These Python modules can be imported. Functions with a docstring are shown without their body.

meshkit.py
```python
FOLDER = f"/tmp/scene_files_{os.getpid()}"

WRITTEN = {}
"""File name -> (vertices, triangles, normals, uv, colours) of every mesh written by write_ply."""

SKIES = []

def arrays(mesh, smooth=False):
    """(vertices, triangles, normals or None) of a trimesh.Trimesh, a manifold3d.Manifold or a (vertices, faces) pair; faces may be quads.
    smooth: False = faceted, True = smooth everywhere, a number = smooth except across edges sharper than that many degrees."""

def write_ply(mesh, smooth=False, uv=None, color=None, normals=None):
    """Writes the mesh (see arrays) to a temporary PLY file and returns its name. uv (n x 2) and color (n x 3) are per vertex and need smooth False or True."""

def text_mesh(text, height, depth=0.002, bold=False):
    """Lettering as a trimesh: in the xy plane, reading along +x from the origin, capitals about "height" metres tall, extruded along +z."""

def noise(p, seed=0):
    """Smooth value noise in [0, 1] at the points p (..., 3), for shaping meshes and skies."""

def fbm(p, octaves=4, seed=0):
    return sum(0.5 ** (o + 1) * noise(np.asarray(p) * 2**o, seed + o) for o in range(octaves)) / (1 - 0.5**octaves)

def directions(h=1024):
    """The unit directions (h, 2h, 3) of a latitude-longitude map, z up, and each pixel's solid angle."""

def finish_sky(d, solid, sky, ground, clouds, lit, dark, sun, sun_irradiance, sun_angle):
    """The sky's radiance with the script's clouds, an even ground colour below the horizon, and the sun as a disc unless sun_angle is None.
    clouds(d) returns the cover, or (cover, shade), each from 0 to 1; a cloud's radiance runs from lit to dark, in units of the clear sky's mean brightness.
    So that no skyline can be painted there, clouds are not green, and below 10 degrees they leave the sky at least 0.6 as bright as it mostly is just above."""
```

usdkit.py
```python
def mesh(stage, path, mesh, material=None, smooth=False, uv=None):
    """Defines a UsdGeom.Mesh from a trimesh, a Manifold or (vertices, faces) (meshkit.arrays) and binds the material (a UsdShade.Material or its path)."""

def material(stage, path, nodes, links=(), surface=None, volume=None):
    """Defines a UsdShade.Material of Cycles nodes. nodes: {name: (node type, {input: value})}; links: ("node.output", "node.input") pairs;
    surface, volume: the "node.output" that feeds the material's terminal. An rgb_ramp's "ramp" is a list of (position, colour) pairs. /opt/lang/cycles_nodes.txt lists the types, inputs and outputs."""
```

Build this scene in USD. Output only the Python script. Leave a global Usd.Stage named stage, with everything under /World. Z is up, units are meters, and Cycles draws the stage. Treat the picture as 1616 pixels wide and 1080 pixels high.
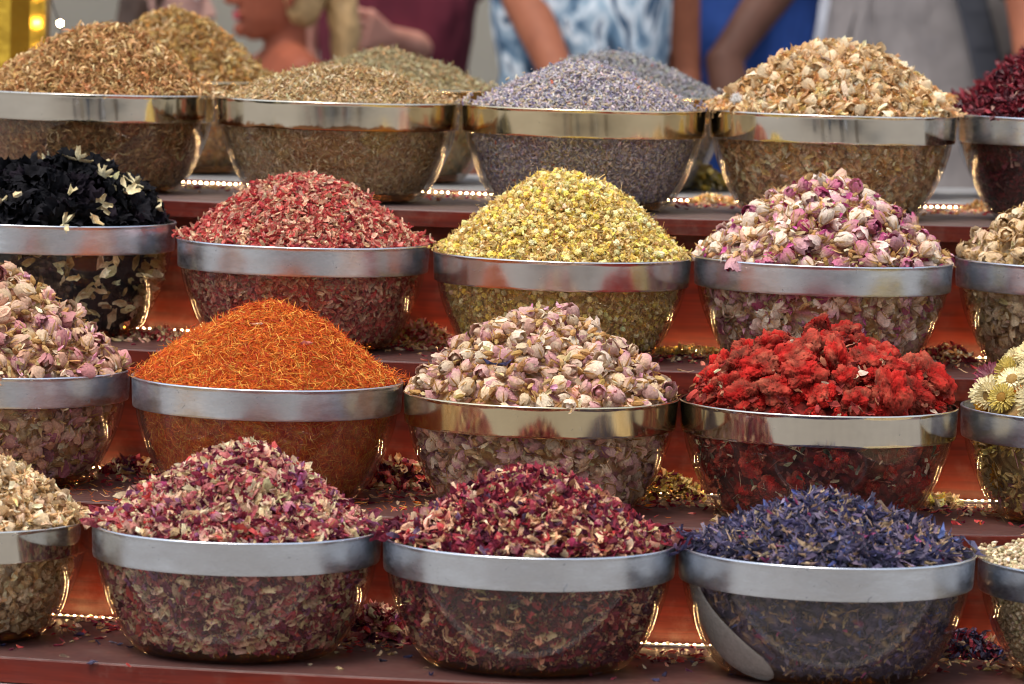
import math, numpy as np, trimesh, manifold3d as m3, usdkit, meshkit
from pxr import Usd, UsdGeom, UsdLux, UsdShade, Gf, Sdf, Vt

stage = Usd.Stage.CreateInMemory()
UsdGeom.SetStageUpAxis(stage, 'Z'); UsdGeom.SetStageMetersPerUnit(stage, 1.0)
UsdGeom.Xform.Define(stage, '/World'); UsdGeom.Scope.Define(stage, '/World/Looks')

# ---------------------------------------------------------------- camera, sky, sun
F_PX, PITCH, ROLL, EYE = 6621.4, 0.08278, 0.02908, 1.25
cam = UsdGeom.Camera.Define(stage, '/World/camera')
U_ = np.array([0, math.sin(PITCH), math.cos(PITCH)]); FW = np.array([0, math.cos(PITCH), -math.sin(PITCH)]); X_ = np.array([1.0, 0, 0])
RT = math.cos(ROLL) * X_ + math.sin(ROLL) * U_; UP = -math.sin(ROLL) * X_ + math.cos(ROLL) * U_
cam.AddTransformOp().Set(Gf.Matrix4d(*RT, 0, *UP, 0, *(-FW), 0, 0, 0, EYE, 1))
cam.CreateHorizontalApertureAttr(36.0); cam.CreateVerticalApertureAttr(24.05); cam.CreateFocalLengthAttr(36.0 * F_PX / 1616)
cam.CreateFStopAttr(6.8); cam.CreateFocusDistanceAttr(4.72); cam.CreateClippingRangeAttr(Gf.Vec2f(0.05, 1000))
cam.CreateExposureAttr(0.92)

SUN_DIR = np.array([-0.30, -0.42, 1.25]); SUN_DIR /= np.linalg.norm(SUN_DIR)     # towards the sun: high, behind the photographer, veiled
sun = UsdLux.DistantLight.Define(stage, '/World/sun')
sun.CreateIntensityAttr(0.38); sun.CreateAngleAttr(24.0); sun.CreateNormalizeAttr(True); sun.CreateColorAttr(Gf.Vec3f(1.0, 0.92, 0.82))
zax = SUN_DIR; xax = np.cross([0, 0, 1], zax); xax /= np.linalg.norm(xax); yax = np.cross(zax, xax)
sun.AddTransformOp().Set(Gf.Matrix4d(*xax, 0, *yax, 0, *zax, 0, 0, 0, 8, 1))
usdkit.material(stage, '/World/Looks/sky_look', {
    'sky': ('sky_texture', {'sky_type': 'single_scattering', 'sun_disc': False, 'sun_elevation': math.asin(SUN_DIR[2]), 'sun_rotation': math.atan2(SUN_DIR[0], SUN_DIR[1]), 'aerosol_density': 2.0}),
    'hz': ('hsv', {'saturation': 0.5, 'value': 1.0}),
    'bg': ('background_shader', {'strength': 0.15})}, [('sky.color', 'hz.color'), ('hz.color', 'bg.color')], surface='bg.background')
dome = UsdLux.DomeLight.Define(stage, '/World/sky')
UsdShade.MaterialBindingAPI.Apply(dome.GetPrim()).Bind(UsdShade.Material.Get(stage, '/World/Looks/sky_look'))
dome.GetPrim().SetCustomDataByKey('kind', 'structure'); dome.GetPrim().SetCustomDataByKey('label', 'veiled pale daylight sky above the market street'); dome.GetPrim().SetCustomDataByKey('category', 'sky')

# ---------------------------------------------------------------- helpers
rng = np.random.default_rng(7)
def C(h):
    c = np.array([int(h[i:i + 2], 16) for i in (1, 3, 5)]) / 255.0
    return np.where(c < 0.04045, c / 12.92, ((c + 0.055) / 1.055) ** 2.4)
names = {}
def numbered(path):
    n = names.get(path, -1) + 1; names[path] = n
    return path if n == 0 else f'{path}_{n:03d}'
def tag(p, label=None, cat=None, group=None, kind=None):
    p = p.GetPrim() if hasattr(p, 'GetPrim') else p
    for k, v in (('label', label), ('category', cat), ('group', group), ('kind', kind)):
        if v: p.SetCustomDataByKey(k, v)
    return p
def path_of(parent): return '/World' if parent is None else str(parent.GetPath())
def obj(name, mesh, mat, parent=None, smooth=False, tint=None):
    m = usdkit.mesh(stage, numbered(path_of(parent) + '/' + name), mesh, f'/World/Looks/{mat}', smooth)
    if tint is not None:
        UsdGeom.PrimvarsAPI(m).CreatePrimvar('tint', Sdf.ValueTypeNames.Color3fArray, 'vertex').Set(Vt.Vec3fArray.FromNumpy(np.asarray(tint, np.float32)))
    return m.GetPrim()
def thing(name, loc=(0, 0, 0), rotz=0, label=None, cat=None, group=None):
    x = UsdGeom.Xform.Define(stage, numbered('/World/' + name)); x.AddTranslateOp().Set(Gf.Vec3d(*map(float, loc)))
    if rotz: x.AddRotateZOp().Set(math.degrees(rotz))
    return tag(x, label, cat, group)
def quads(nu, nv, wrap=False):
    i, j = np.meshgrid(np.arange(nu - 1), np.arange(nv if wrap else nv - 1), indexing='ij')
    j2 = (j + 1) % nv
    a, b, c, d = i * nv + j, i * nv + j2, (i + 1) * nv + j2, (i + 1) * nv + j
    return np.vstack([np.stack([a, b, c], -1).reshape(-1, 3), np.stack([a, c, d], -1).reshape(-1, 3)])
def revolve(poly, seg=96, closed=True):
    p = np.asarray(poly, float); a = np.arange(seg) * 2 * np.pi / seg
    if closed: p = np.vstack([p, p[:1]])
    v = np.stack([p[:, :1] * np.cos(a), p[:, :1] * np.sin(a), np.repeat(p[:, 1:], seg, 1)], -1).reshape(-1, 3)
    f = quads(len(p), seg, True)
    if closed:
        n = (len(p) - 1) * seg; f = np.where(f >= n, f - n, f); v = v[:n]
    return v, f
def cat_mesh(ms):
    v, f, n = [], [], 0
    for a, b in ms: v.append(a); f.append(np.asarray(b) + n); n += len(a)
    return np.vstack(v), np.vstack(f)
def box(c, s, cham=0.0):
    c = np.asarray(c, float); s = np.asarray(s, float) / 2
    if cham <= 0:
        b = trimesh.creation.box(2 * s); return np.array(b.vertices) + c, np.array(b.faces)
    pts = np.array([[sx * (s[0] - cham * (k != 0)), sy * (s[1] - cham * (k != 1)), sz * (s[2] - cham * (k != 2))] for sx in (-1, 1) for sy in (-1, 1) for sz in (-1, 1) for k in range(3)])
    h = trimesh.convex.convex_hull(pts); return np.array(h.vertices) + c, np.array(h.faces)

# ---------------------------------------------------------------- materials
def mat(name, nodes, links, surface='p.BSDF'): return usdkit.material(stage, f'/World/Looks/{name}', nodes, links, surface=surface)
def plain(name, col, rough=0.6, metal=0.0, noise=0.25, scale=8.0, bump=0.0, spec=0.4, **kw):
    c = np.asarray(C(col) if isinstance(col, str) else col)
    n = {'g': ('geometry', {}), 'n': ('noise_texture', {'scale': scale, 'detail': 5.0, 'roughness': 0.6}),
         'r': ('rgb_ramp', {'ramp': [(0.25, tuple(c * (1 - noise))), (0.75, tuple(np.minimum(c * (1 + noise), 1)))]}),
         'p': ('principled_bsdf', {'roughness': rough, 'metallic': metal, 'specular_ior_level': spec, **kw})}
    l = [('g.position', 'n.vector'), ('n.fac', 'r.fac'), ('r.color', 'p.base_color')]
    if bump:
        n['b'] = ('bump', {'strength': 0.6, 'distance': bump}); l += [('n.fac', 'b.height'), ('b.normal', 'p.normal')]
    return mat(name, n, l)
# dried petals: the colour is each piece's own (a mesh primvar), varied a little from one piece to the next
for nm, transl, rough, spec in (('dried_petal', 0.16, 0.8, 0.25), ('dried_dense', 0.0, 0.92, 0.12), ('dried_waxy', 0.1, 0.5, 0.4)):
    nodes = {'a': ('attribute', {'attribute': 'tint'}), 'o': ('object_info', {}), 'g': ('geometry', {}),
             'n': ('noise_texture', {'scale': 420.0, 'detail': 3.0}), 'mr': ('map_range', {'from_min': 0.25, 'from_max': 0.75, 'to_min': 0.72, 'to_max': 1.22}),
             'mo': ('map_range', {'from_min': 0.0, 'from_max': 1.0, 'to_min': 0.8, 'to_max': 1.2}), 'mm': ('math', {'math_type': 'multiply'}),
             'h': ('hsv', {}), 'b': ('bump', {'strength': 0.5, 'distance': 0.0012}), 'p': ('principled_bsdf', {'roughness': rough, 'specular_ior_level': spec}),
             't': ('translucent_bsdf', {}), 'x': ('mix_closure', {'fac': transl})}
    links = [('g.position', 'n.vector'), ('n.fac', 'mr.value'), ('o.random', 'mo.value'), ('mr.result', 'mm.value1'), ('mo.result', 'mm.value2'), ('mm.value', 'h.value'),
             ('a.color', 'h.color'), ('h.color', 'p.base_color'), ('h.color', 't.color'), ('n.fac', 'b.height'), ('b.normal', 'p.normal'), ('p.BSDF', 'x.closure1'), ('t.BSDF', 'x.closure2')]
    if not transl:
        for k in ('t', 'x'): nodes.pop(k)
        links = [q for q in links if not (q[1].startswith('t.') or q[1].startswith('x.'))]
    mat(nm, nodes, links, 'x.closure' if transl else 'p.BSDF')
# glass wall of the bowls: clear, a little dusty, mirroring by Fresnel on both faces
def glass(name, tint, dust):
    mat(name, {'g': ('geometry', {}), 'ior': ('mix_float', {'a': 1.52, 'b': 1 / 1.52}), 'f': ('fresnel', {}), 't': ('transparent_bsdf', {'color': tint}), 'gl': ('glossy_bsdf', {'color': (.72, .70, .67), 'roughness': 0.012}),
        'x': ('mix_closure', {}), 'n': ('noise_texture', {'scale': 22.0, 'detail': 6.0, 'roughness': 0.7}), 'mr': ('map_range', {'from_min': 0.42, 'from_max': 0.85, 'to_min': dust * 0.25, 'to_max': dust, 'clamp': True}),
        'd': ('diffuse_bsdf', {'color': (0.62, 0.55, 0.47)}), 'y': ('mix_closure', {})},
        [('g.backfacing', 'ior.fac'), ('ior.result', 'f.IOR'), ('f.fac', 'x.fac'), ('t.BSDF', 'x.closure1'), ('gl.BSDF', 'x.closure2'), ('g.position', 'n.vector'), ('n.fac', 'mr.value'), ('mr.result', 'y.fac'), ('x.closure', 'y.closure1'), ('d.BSDF', 'y.closure2')], 'y.closure')
glass('bowl_glass', (0.985, 0.972, 0.952), 0.012)
mat('foot_glass', {'g': ('geometry', {}), 'ior': ('mix_float', {'a': 1.52, 'b': 1 / 1.52}), 'f': ('fresnel', {}), 't': ('transparent_bsdf', {'color': (0.72, 0.50, 0.30)}), 'gl': ('glossy_bsdf', {'color': (1, .9, .75), 'roughness': 0.05}), 'x': ('mix_closure', {})}, [('g.backfacing', 'ior.fac'), ('ior.result', 'f.IOR'), ('f.fac', 'x.fac'), ('t.BSDF', 'x.closure1'), ('gl.BSDF', 'x.closure2')], 'x.closure')  # amber tint puts refracted LED light into the colour of the foot
# rims: brushed grey aluminium, polished steel, and polished steel with rust along its lower edge
def rim(name, base, rough, spots, rust=0.0, wav=0.0006):
    nodes = {'g': ('geometry', {}), 'm': ('mapping', {'scale': (1, 1, 3.0)}), 'n': ('noise_texture', {'scale': 30.0, 'detail': 5.0, 'roughness': 0.65}), 'mr': ('map_range', {'from_min': 0.3, 'from_max': 0.7, 'to_min': rough * 0.88, 'to_max': rough * 1.18}),
             'c': ('rgb_ramp', {'ramp': [(0.3, tuple(np.array(base) * 0.95)), (0.7, tuple(np.minimum(np.array(base) * 1.04, 1)))]}),
             's': ('noise_texture', {'scale': 85.0, 'detail': 4.0, 'roughness': 0.7, 'distortion': 1.2}), 'sr': ('map_range', {'from_min': 0.70 - spots, 'from_max': 0.74 - spots, 'to_min': 0.0, 'to_max': 0.75, 'clamp': True}),
             'mx': ('mix_color', {'b': (0.05, 0.04, 0.035)}), 'ms': ('map_range', {'from_min': 0.0, 'from_max': 1.0, 'to_min': 1.0, 'to_max': 0.35}),
             'w': ('noise_texture', {'scale': 9.0, 'detail': 2.0}), 'b': ('bump', {'strength': 0.4, 'distance': wav * 10}), 'p': ('principled_bsdf', {})}
    links = [('g.position', 'm.vector'), ('m.vector', 'n.vector'), ('n.fac', 'mr.value'), ('mr.result', 'p.roughness'), ('n.fac', 'c.fac'), ('g.position', 's.vector'), ('s.fac', 'sr.value'), ('sr.result', 'mx.fac'), ('c.color', 'mx.a'),
             ('sr.result', 'ms.value'), ('ms.result', 'p.metallic'), ('g.position', 'w.vector'), ('w.fac', 'b.height'), ('b.normal', 'p.normal')]
    if rust:
        nodes.update({'tc': ('texture_coordinate', {}), 'sz': ('separate_xyz', {}), 'rz': ('map_range', {'from_min': -0.0335, 'from_max': -0.022, 'to_min': 0.62, 'to_max': 0.0, 'clamp': True}), 'rn': ('noise_texture', {'scale': 60.0, 'detail': 5.0}),
                      'ra': ('math', {'math_type': 'add'}), 'rr': ('map_range', {'from_min': 0.74, 'from_max': 0.90, 'to_min': 0.0, 'to_max': 0.9, 'clamp': True}), 'mr2': ('mix_color', {'b': (0.36, 0.13, 0.03)})})
        links += [('tc.object', 'sz.vector'), ('sz.z', 'rz.value'), ('g.position', 'rn.vector'), ('rn.fac', 'ra.value1'), ('rz.result', 'ra.value2'), ('ra.value', 'rr.value'), ('rr.result', 'mr2.fac'), ('mx.result', 'mr2.a'), ('mr2.result', 'p.base_color')]
    else: links += [('mx.result', 'p.base_color')]
    mat(name, nodes, links)
rim('rim_brushed', (0.70, 0.745, 0.81), 0.24, 0.05, wav=0.0011)
rim('rim_polished', (0.80, 0.77, 0.68), 0.085, 0.03)
rim('rim_gilded', (0.82, 0.70, 0.46), 0.11, 0.03)
rim('rim_rusty', (0.80, 0.74, 0.60), 0.13, 0.02, rust=1)
rim('rim_tinned', (0.70, 0.68, 0.67), 0.17, 0.03, wav=0.0009)
# red lacquered wood with a long grain
def wood(name, c0, c1, rough, coat, coat_rough):
    mat(name, {'a': ('texture_coordinate', {}), 'm': ('mapping', {'scale': (5.0, 5.0, 120.0)}), 'n': ('noise_texture', {'scale': 1.0, 'detail': 6.0, 'roughness': 0.65, 'distortion': 0.4}), 'r': ('rgb_ramp', {'ramp': [(0.3, c0), (0.7, c1)]}), 'dn': ('noise_texture', {'scale': 16.0, 'detail': 9.0, 'roughness': 0.72}), 'dr': ('map_range', {'from_min': 0.52, 'from_max': 0.78, 'to_min': 0.0, 'to_max': 0.30, 'clamp': True}), 'dm': ('mix_color', {'b': (0.22, 0.17, 0.13)}),
        'g': ('noise_texture', {'scale': 35.0, 'detail': 4.0}), 'gr': ('map_range', {'from_min': 0.3, 'from_max': 0.75, 'to_min': rough * 0.8, 'to_max': rough * 1.4}), 'b': ('bump', {'strength': 0.25, 'distance': 0.0015}),
        'p': ('principled_bsdf', {'coat_weight': coat, 'coat_roughness': coat_rough, 'specular_ior_level': 0.3})},
        [('a.object', 'm.vector'), ('m.vector', 'n.vector'), ('n.fac', 'r.fac'), ('a.object', 'dn.vector'), ('dn.fac', 'dr.value'), ('dr.result', 'dm.fac'), ('r.color', 'dm.a'), ('dm.result', 'p.base_color'), ('a.object', 'g.vector'), ('g.fac', 'gr.value'), ('gr.result', 'p.roughness'), ('n.fac', 'b.height'), ('b.normal', 'p.normal')])
wood('red_lacquer', (0.05, 0.0036, 0.0015), (0.135, 0.012, 0.0035), 0.45, 0.08, 0.25)
wood('shelf_lacquer', (0.060, 0.024, 0.021), (0.095, 0.038, 0.032), 0.48, 0.25, 0.4)
wood('shelf_sheen', (0.10, 0.062, 0.055), (0.15, 0.10, 0.09), 0.45, 0.2, 0.4); wood('shelf_grey', (0.20, 0.20, 0.20), (0.28, 0.275, 0.27), 0.45, 0.2, 0.4)  # top shelf paler: a grazing background reflection is put into its colour
mat('led_light', {'e': ('emission', {'color': (1.0, 0.62, 0.27), 'strength': 125.0})}, [], 'e.emission')
plain('led_tape', '#d8cdb8', 0.5); plain('white_cloth', '#c2bebb', 0.9, noise=0.06); plain('pavement', '#77716a', 0.85, noise=0.2, scale=3.0)
plain('pale_render', '#d2c9ba', 0.9, noise=0.08, scale=1.5); plain('plaster', '#a29d92', 0.9, noise=0.12, scale=1.5); plain('door_dark', '#2c2826', 0.6); plain('brass', '#c9a13c', 0.22, metal=1.0, noise=0.2, scale=14.0, bump=0.004); plain('dark_metal', '#34343a', 0.4, metal=0.6)
plain('frosted_grey', '#989492', 0.8, noise=0.22, scale=240.0, bump=0.0012); plain('feather_white', '#f0eeea', 0.9, noise=0.05)
plain('twig_bark', '#8a705a', 0.85, noise=0.3, scale=200.0)

# ---------------------------------------------------------------- bowls: where each stands (x, y from the camera, z of its rim, diameter)
ARC = np.array([0.2324, 7.7649])
SHELF_Z = {0: -0.262, 1: -0.2680, 2: -0.4315, 3: -0.5760, 4: -0.7060}
ROWR = {0: 2.02, 1: 2.474, 2: 2.764, 3: 3.070, 4: 3.373}
POS = {(1, 0): (-.5451, 5.4163, -.1425, .3088), (1, 1): (-.2287, 5.3343, -.1416, .3082), (1, 2): (.0823, 5.2955, -.1407, .3086), (1, 3): (.3958, 5.2963, -.1386, .3126), (1, 4): (.7151, 5.3385, -.1368, .3092),
       (2, 0): (-.5693, 5.1193, -.2916, .3092), (2, 1): (-.2543, 5.0436, -.3042, .304), (2, 2): (.0571, 5.006, -.3092, .3085), (2, 3): (.3687, 5.0038, -.3055, .309), (2, 4): (.686, 5.038, -.3015, .3099),
       (3, 0): (-.5929, 4.8073, -.4447, .3093), (3, 1): (-.2758, 4.7367, -.4428, .3073), (3, 2): (.0345, 4.7007, -.449, .3095), (3, 3): (.3467, 4.6965, -.4489, .3129), (3, 4): (.6651, 4.725, -.4502, .3098),
       (4, 0): (-.6044, 4.4974, -.5786, .3091), (4, 1): (-.2865, 4.4321, -.5722, .3082), (4, 2): (.0248, 4.3984, -.574, .3103), (4, 3): (.3381, 4.3936, -.5742, .3129), (4, 4): (.6563, 4.4187, -.582, .3097)}
for k, px in enumerate((240, 599, 958, 1316, 1674)):
    y0 = 5.77; x0 = (px - 808) / F_PX * y0
    POS[(0, k)] = (x0, ARC[1] - math.sqrt(ROWR[0] ** 2 - (x0 - ARC[0]) ** 2), -.134, .31)

def bowl_profile(D, H):                                            # outer wall of the glass, from under the rim to the foot
    R = D / 2
    p = np.array([(.972, .06), (.970, .25), (.950, .38), (.920, .50), (.880, .62), (.832, .74), (.775, .86), (.728, .93), (.690, .97), (.655, .992), (.615, 1.0)])
    return np.stack([p[:, 0] * R, -p[:, 1] * H], 1)
def make_bowl(key, finish, label):
    x, y, z, D = POS[key]; H = z - SHELF_Z[key[0]]; R = D / 2
    t = thing('glass_bowl', (x, y, EYE + z), 0.37 * key[1] + key[0], label, 'bowl', 'glass bowls on the stepped stand')
    o = bowl_profile(D, H); th = 0.0035
    inn = o[:-1].copy(); inn[:, 0] -= th; inn = inn[inn[:, 1] > -H + th * 1.5]
    poly = np.vstack([o, [[o[-1, 0] - .004, -H + .0005], [o[-1, 0] - .010, -H + .003], [0.0005, -H + .003], [0.0005, -H + .0075]], [[inn[-1, 0] - .008, -H + .0075]], inn[::-1]])
    obj('glass_wall', revolve(poly[::-1]), 'bowl_glass', t, smooth=50)
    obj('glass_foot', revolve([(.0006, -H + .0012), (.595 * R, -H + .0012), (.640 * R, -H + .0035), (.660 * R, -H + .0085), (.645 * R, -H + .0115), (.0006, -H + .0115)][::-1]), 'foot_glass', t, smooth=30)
    b = 0.105 * D; lip = [(R - .0009 + .0016 * math.cos(a), .0002 + .0016 * math.sin(a)) for a in np.linspace(-.9, math.pi + .9, 9)]
    band = lip[::1] + [(R - .0022, -.004), (R - .0042, -b), (R - .0032, -b - .0012), (R - .0018, -b - .0006), (R - .0012, -b + .002), (R - .0002, -.0035)]
    obj('metal_rim', revolve(band[::-1], 128), finish, t, smooth=40)
    return t

# ---------------------------------------------------------------- dried pieces: small forms (vertices, faces, mix of two colours per vertex)
def patch(L, W, bend=0.3, cup=0.3, nu=4, nv=3, tip=0.3, base=0.25, crumple=0.0, seed=0, power=0.8):
    r = np.random.default_rng(seed); u = np.linspace(0, 1, nu); v = np.linspace(-1, 1, nv)
    w = np.sin(np.pi * np.clip(u, 0, 1)) ** power; w = np.maximum(w, np.where(u < .5, base, tip))
    Um, Vm = np.meshgrid(u, v, indexing='ij'); Wm = w[:, None] * W / 2
    a = (Um - .5) * bend; X = np.sin(a) / max(abs(bend), 1e-3) * L if abs(bend) > 1e-3 else (Um - .5) * L
    Z = (1 - np.cos(a)) / max(abs(bend), 1e-3) * L + cup * Wm * Vm ** 2
    P = np.stack([X, Vm * Wm * (1 - .3 * abs(cup) * Vm ** 2), Z], -1) + r.normal(0, 1, (nu, nv, 3)) * crumple * L
    P = P.reshape(-1, 3); P -= P.mean(0)
    return P, quads(nu, nv), Um.ravel()
def needle(L, r, bend, seed, n=3):
    g = np.random.default_rng(seed); s = np.linspace(-.5, .5, n); a = np.arange(3) * 2 * np.pi / 3
    c = np.stack([s * L, bend * L * (s ** 2 - .1), g.normal(0, .04 * L, n)], 1); rr = r * np.where(np.abs(s) > .45, .45, 1)
    v = c[:, None] + np.stack([0 * a, np.cos(a), np.sin(a)], 1)[None] * rr[:, None, None]
    return v.reshape(-1, 3), quads(n, 3, True), np.repeat(s + .5, 3)
def curl(L, W, turns, seed, n=7):
    g = np.random.default_rng(seed); t = np.linspace(0, 1, n); a = t * turns * 2 * np.pi; R = L / max(turns * 2 * np.pi, .1)
    c = np.stack([R * np.cos(a), R * np.sin(a), g.uniform(-.35, .35) * L * t], 1); w = W * (0.35 + .65 * np.sin(np.pi * t)); tl = g.uniform(-.6, .6)
    off = np.stack([np.cos(a) * tl, np.sin(a) * tl, np.full(n, 1.0)], 1); P = np.stack([c - off * w[:, None] / 2, c + off * w[:, None] / 2], 1).reshape(-1, 3)
    return P - P.mean(0), quads(n, 2), np.repeat(t, 2)
def grain(L, r, seed, sides=4):
    g = np.random.default_rng(seed); z = np.array([-.5, -.22, .2, .5]); rr = np.array([.25, 1, .85, .3]) * r; a = np.arange(sides) * 2 * np.pi / sides
    v = np.stack([np.repeat(z * L, sides), (rr[:, None] * np.cos(a)).ravel(), (rr[:, None] * np.sin(a)).ravel()], 1) + g.normal(0, .08 * r, (4 * sides, 3))
    f = list(quads(4, sides, True)) + [(0, k + 1, k) for k in range(1, sides - 1)] + [(3 * sides, 3 * sides + k, 3 * sides + k + 1) for k in range(1, sides - 1)]
    return v, np.array(f), np.repeat(z + .5, sides)
def lump(r, sub, amp, freq, seed, squash=(1, 1, 1), ridged=False):
    s = trimesh.creation.icosphere(sub, 1.0); v = np.array(s.vertices); g = np.random.default_rng(seed); o = g.uniform(0, 50, 3)
    n = meshkit.fbm(v * freq + o, 3, seed)
    if ridged: n = 1 - np.abs(2 * n - 1) * 2.0
    low = meshkit.noise(v * 1.3 + o + 9, seed + 3)
    P = v * (1 + amp * (n - .5) + .5 * (low - .5))[:, None] * r * np.array(squash)
    return P, np.array(s.faces), np.clip(n, 0, 1)
def join(parts):                                                   # [(V, F, mix, (c0, c1))] -> V, F, colour
    v, f, c, n = [], [], [], 0
    for V, Fc, t, (a, b) in parts:
        v.append(V); f.append(Fc + n); n += len(V); t = np.asarray(t)[:, None]; c.append(a * (1 - t) + b * t)
    return np.vstack(v), np.vstack(f), np.vstack(c)
def rot(axis, ang): return trimesh.transformations.rotation_matrix(ang, axis)[:3, :3]
def frames(nrm, tilt, g):                                          # random frames about given normals
    n = len(nrm); a = nrm + g.normal(0, 1, (n, 3)) * tilt; a /= np.linalg.norm(a, axis=1, keepdims=True)
    h = g.normal(0, 1, (n, 3)); x = np.cross(h, a); x /= np.linalg.norm(x, axis=1, keepdims=True) + 1e-9
    return np.stack([x, np.cross(a, x), a], -1)
def scatter(protos, pos, R, scale, c0, c1, g):
    """One mesh of many pieces: each proto is (V, F, mix); c0/c1 are the two colours of each piece."""
    which = g.integers(0, len(protos), len(pos)); vs, fs, cs, n = [], [], [], 0
    for k, (V, Fc, t) in enumerate(protos):
        i = np.nonzero(which == k)[0]
        if not len(i): continue
        P = np.einsum('kij,nj->kni', R[i] * scale[i, None, None], V) + pos[i, None]
        t = np.asarray(t)[None, :, None]
        vs.append(P.reshape(-1, 3)); cs.append((c0[i, None] * (1 - t) + c1[i, None] * t).reshape(-1, 3))
        fs.append((Fc[None] + (np.arange(len(i)) * len(V))[:, None, None]).reshape(-1, 3) + n); n += len(i) * len(V)
    return np.vstack(vs), np.vstack(fs), np.vstack(cs)
def palette(cols, n, g, jit=0.16):
    w = np.array([c[-1] for c in cols], float); i = g.choice(len(cols), n, p=w / w.sum())
    a = np.array([C(c[0]) for c in cols]); b = np.array([C(c[1] if len(c) > 2 else c[0]) for c in cols])
    j = np.clip(1 + g.normal(0, jit, (n, 1)), .5, 1.6) * np.clip(1 + g.normal(0, jit * .3, (n, 3)), .7, 1.3)
    return np.clip(a[i] * j, 0, .95), np.clip(b[i] * j, 0, .95)
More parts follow.
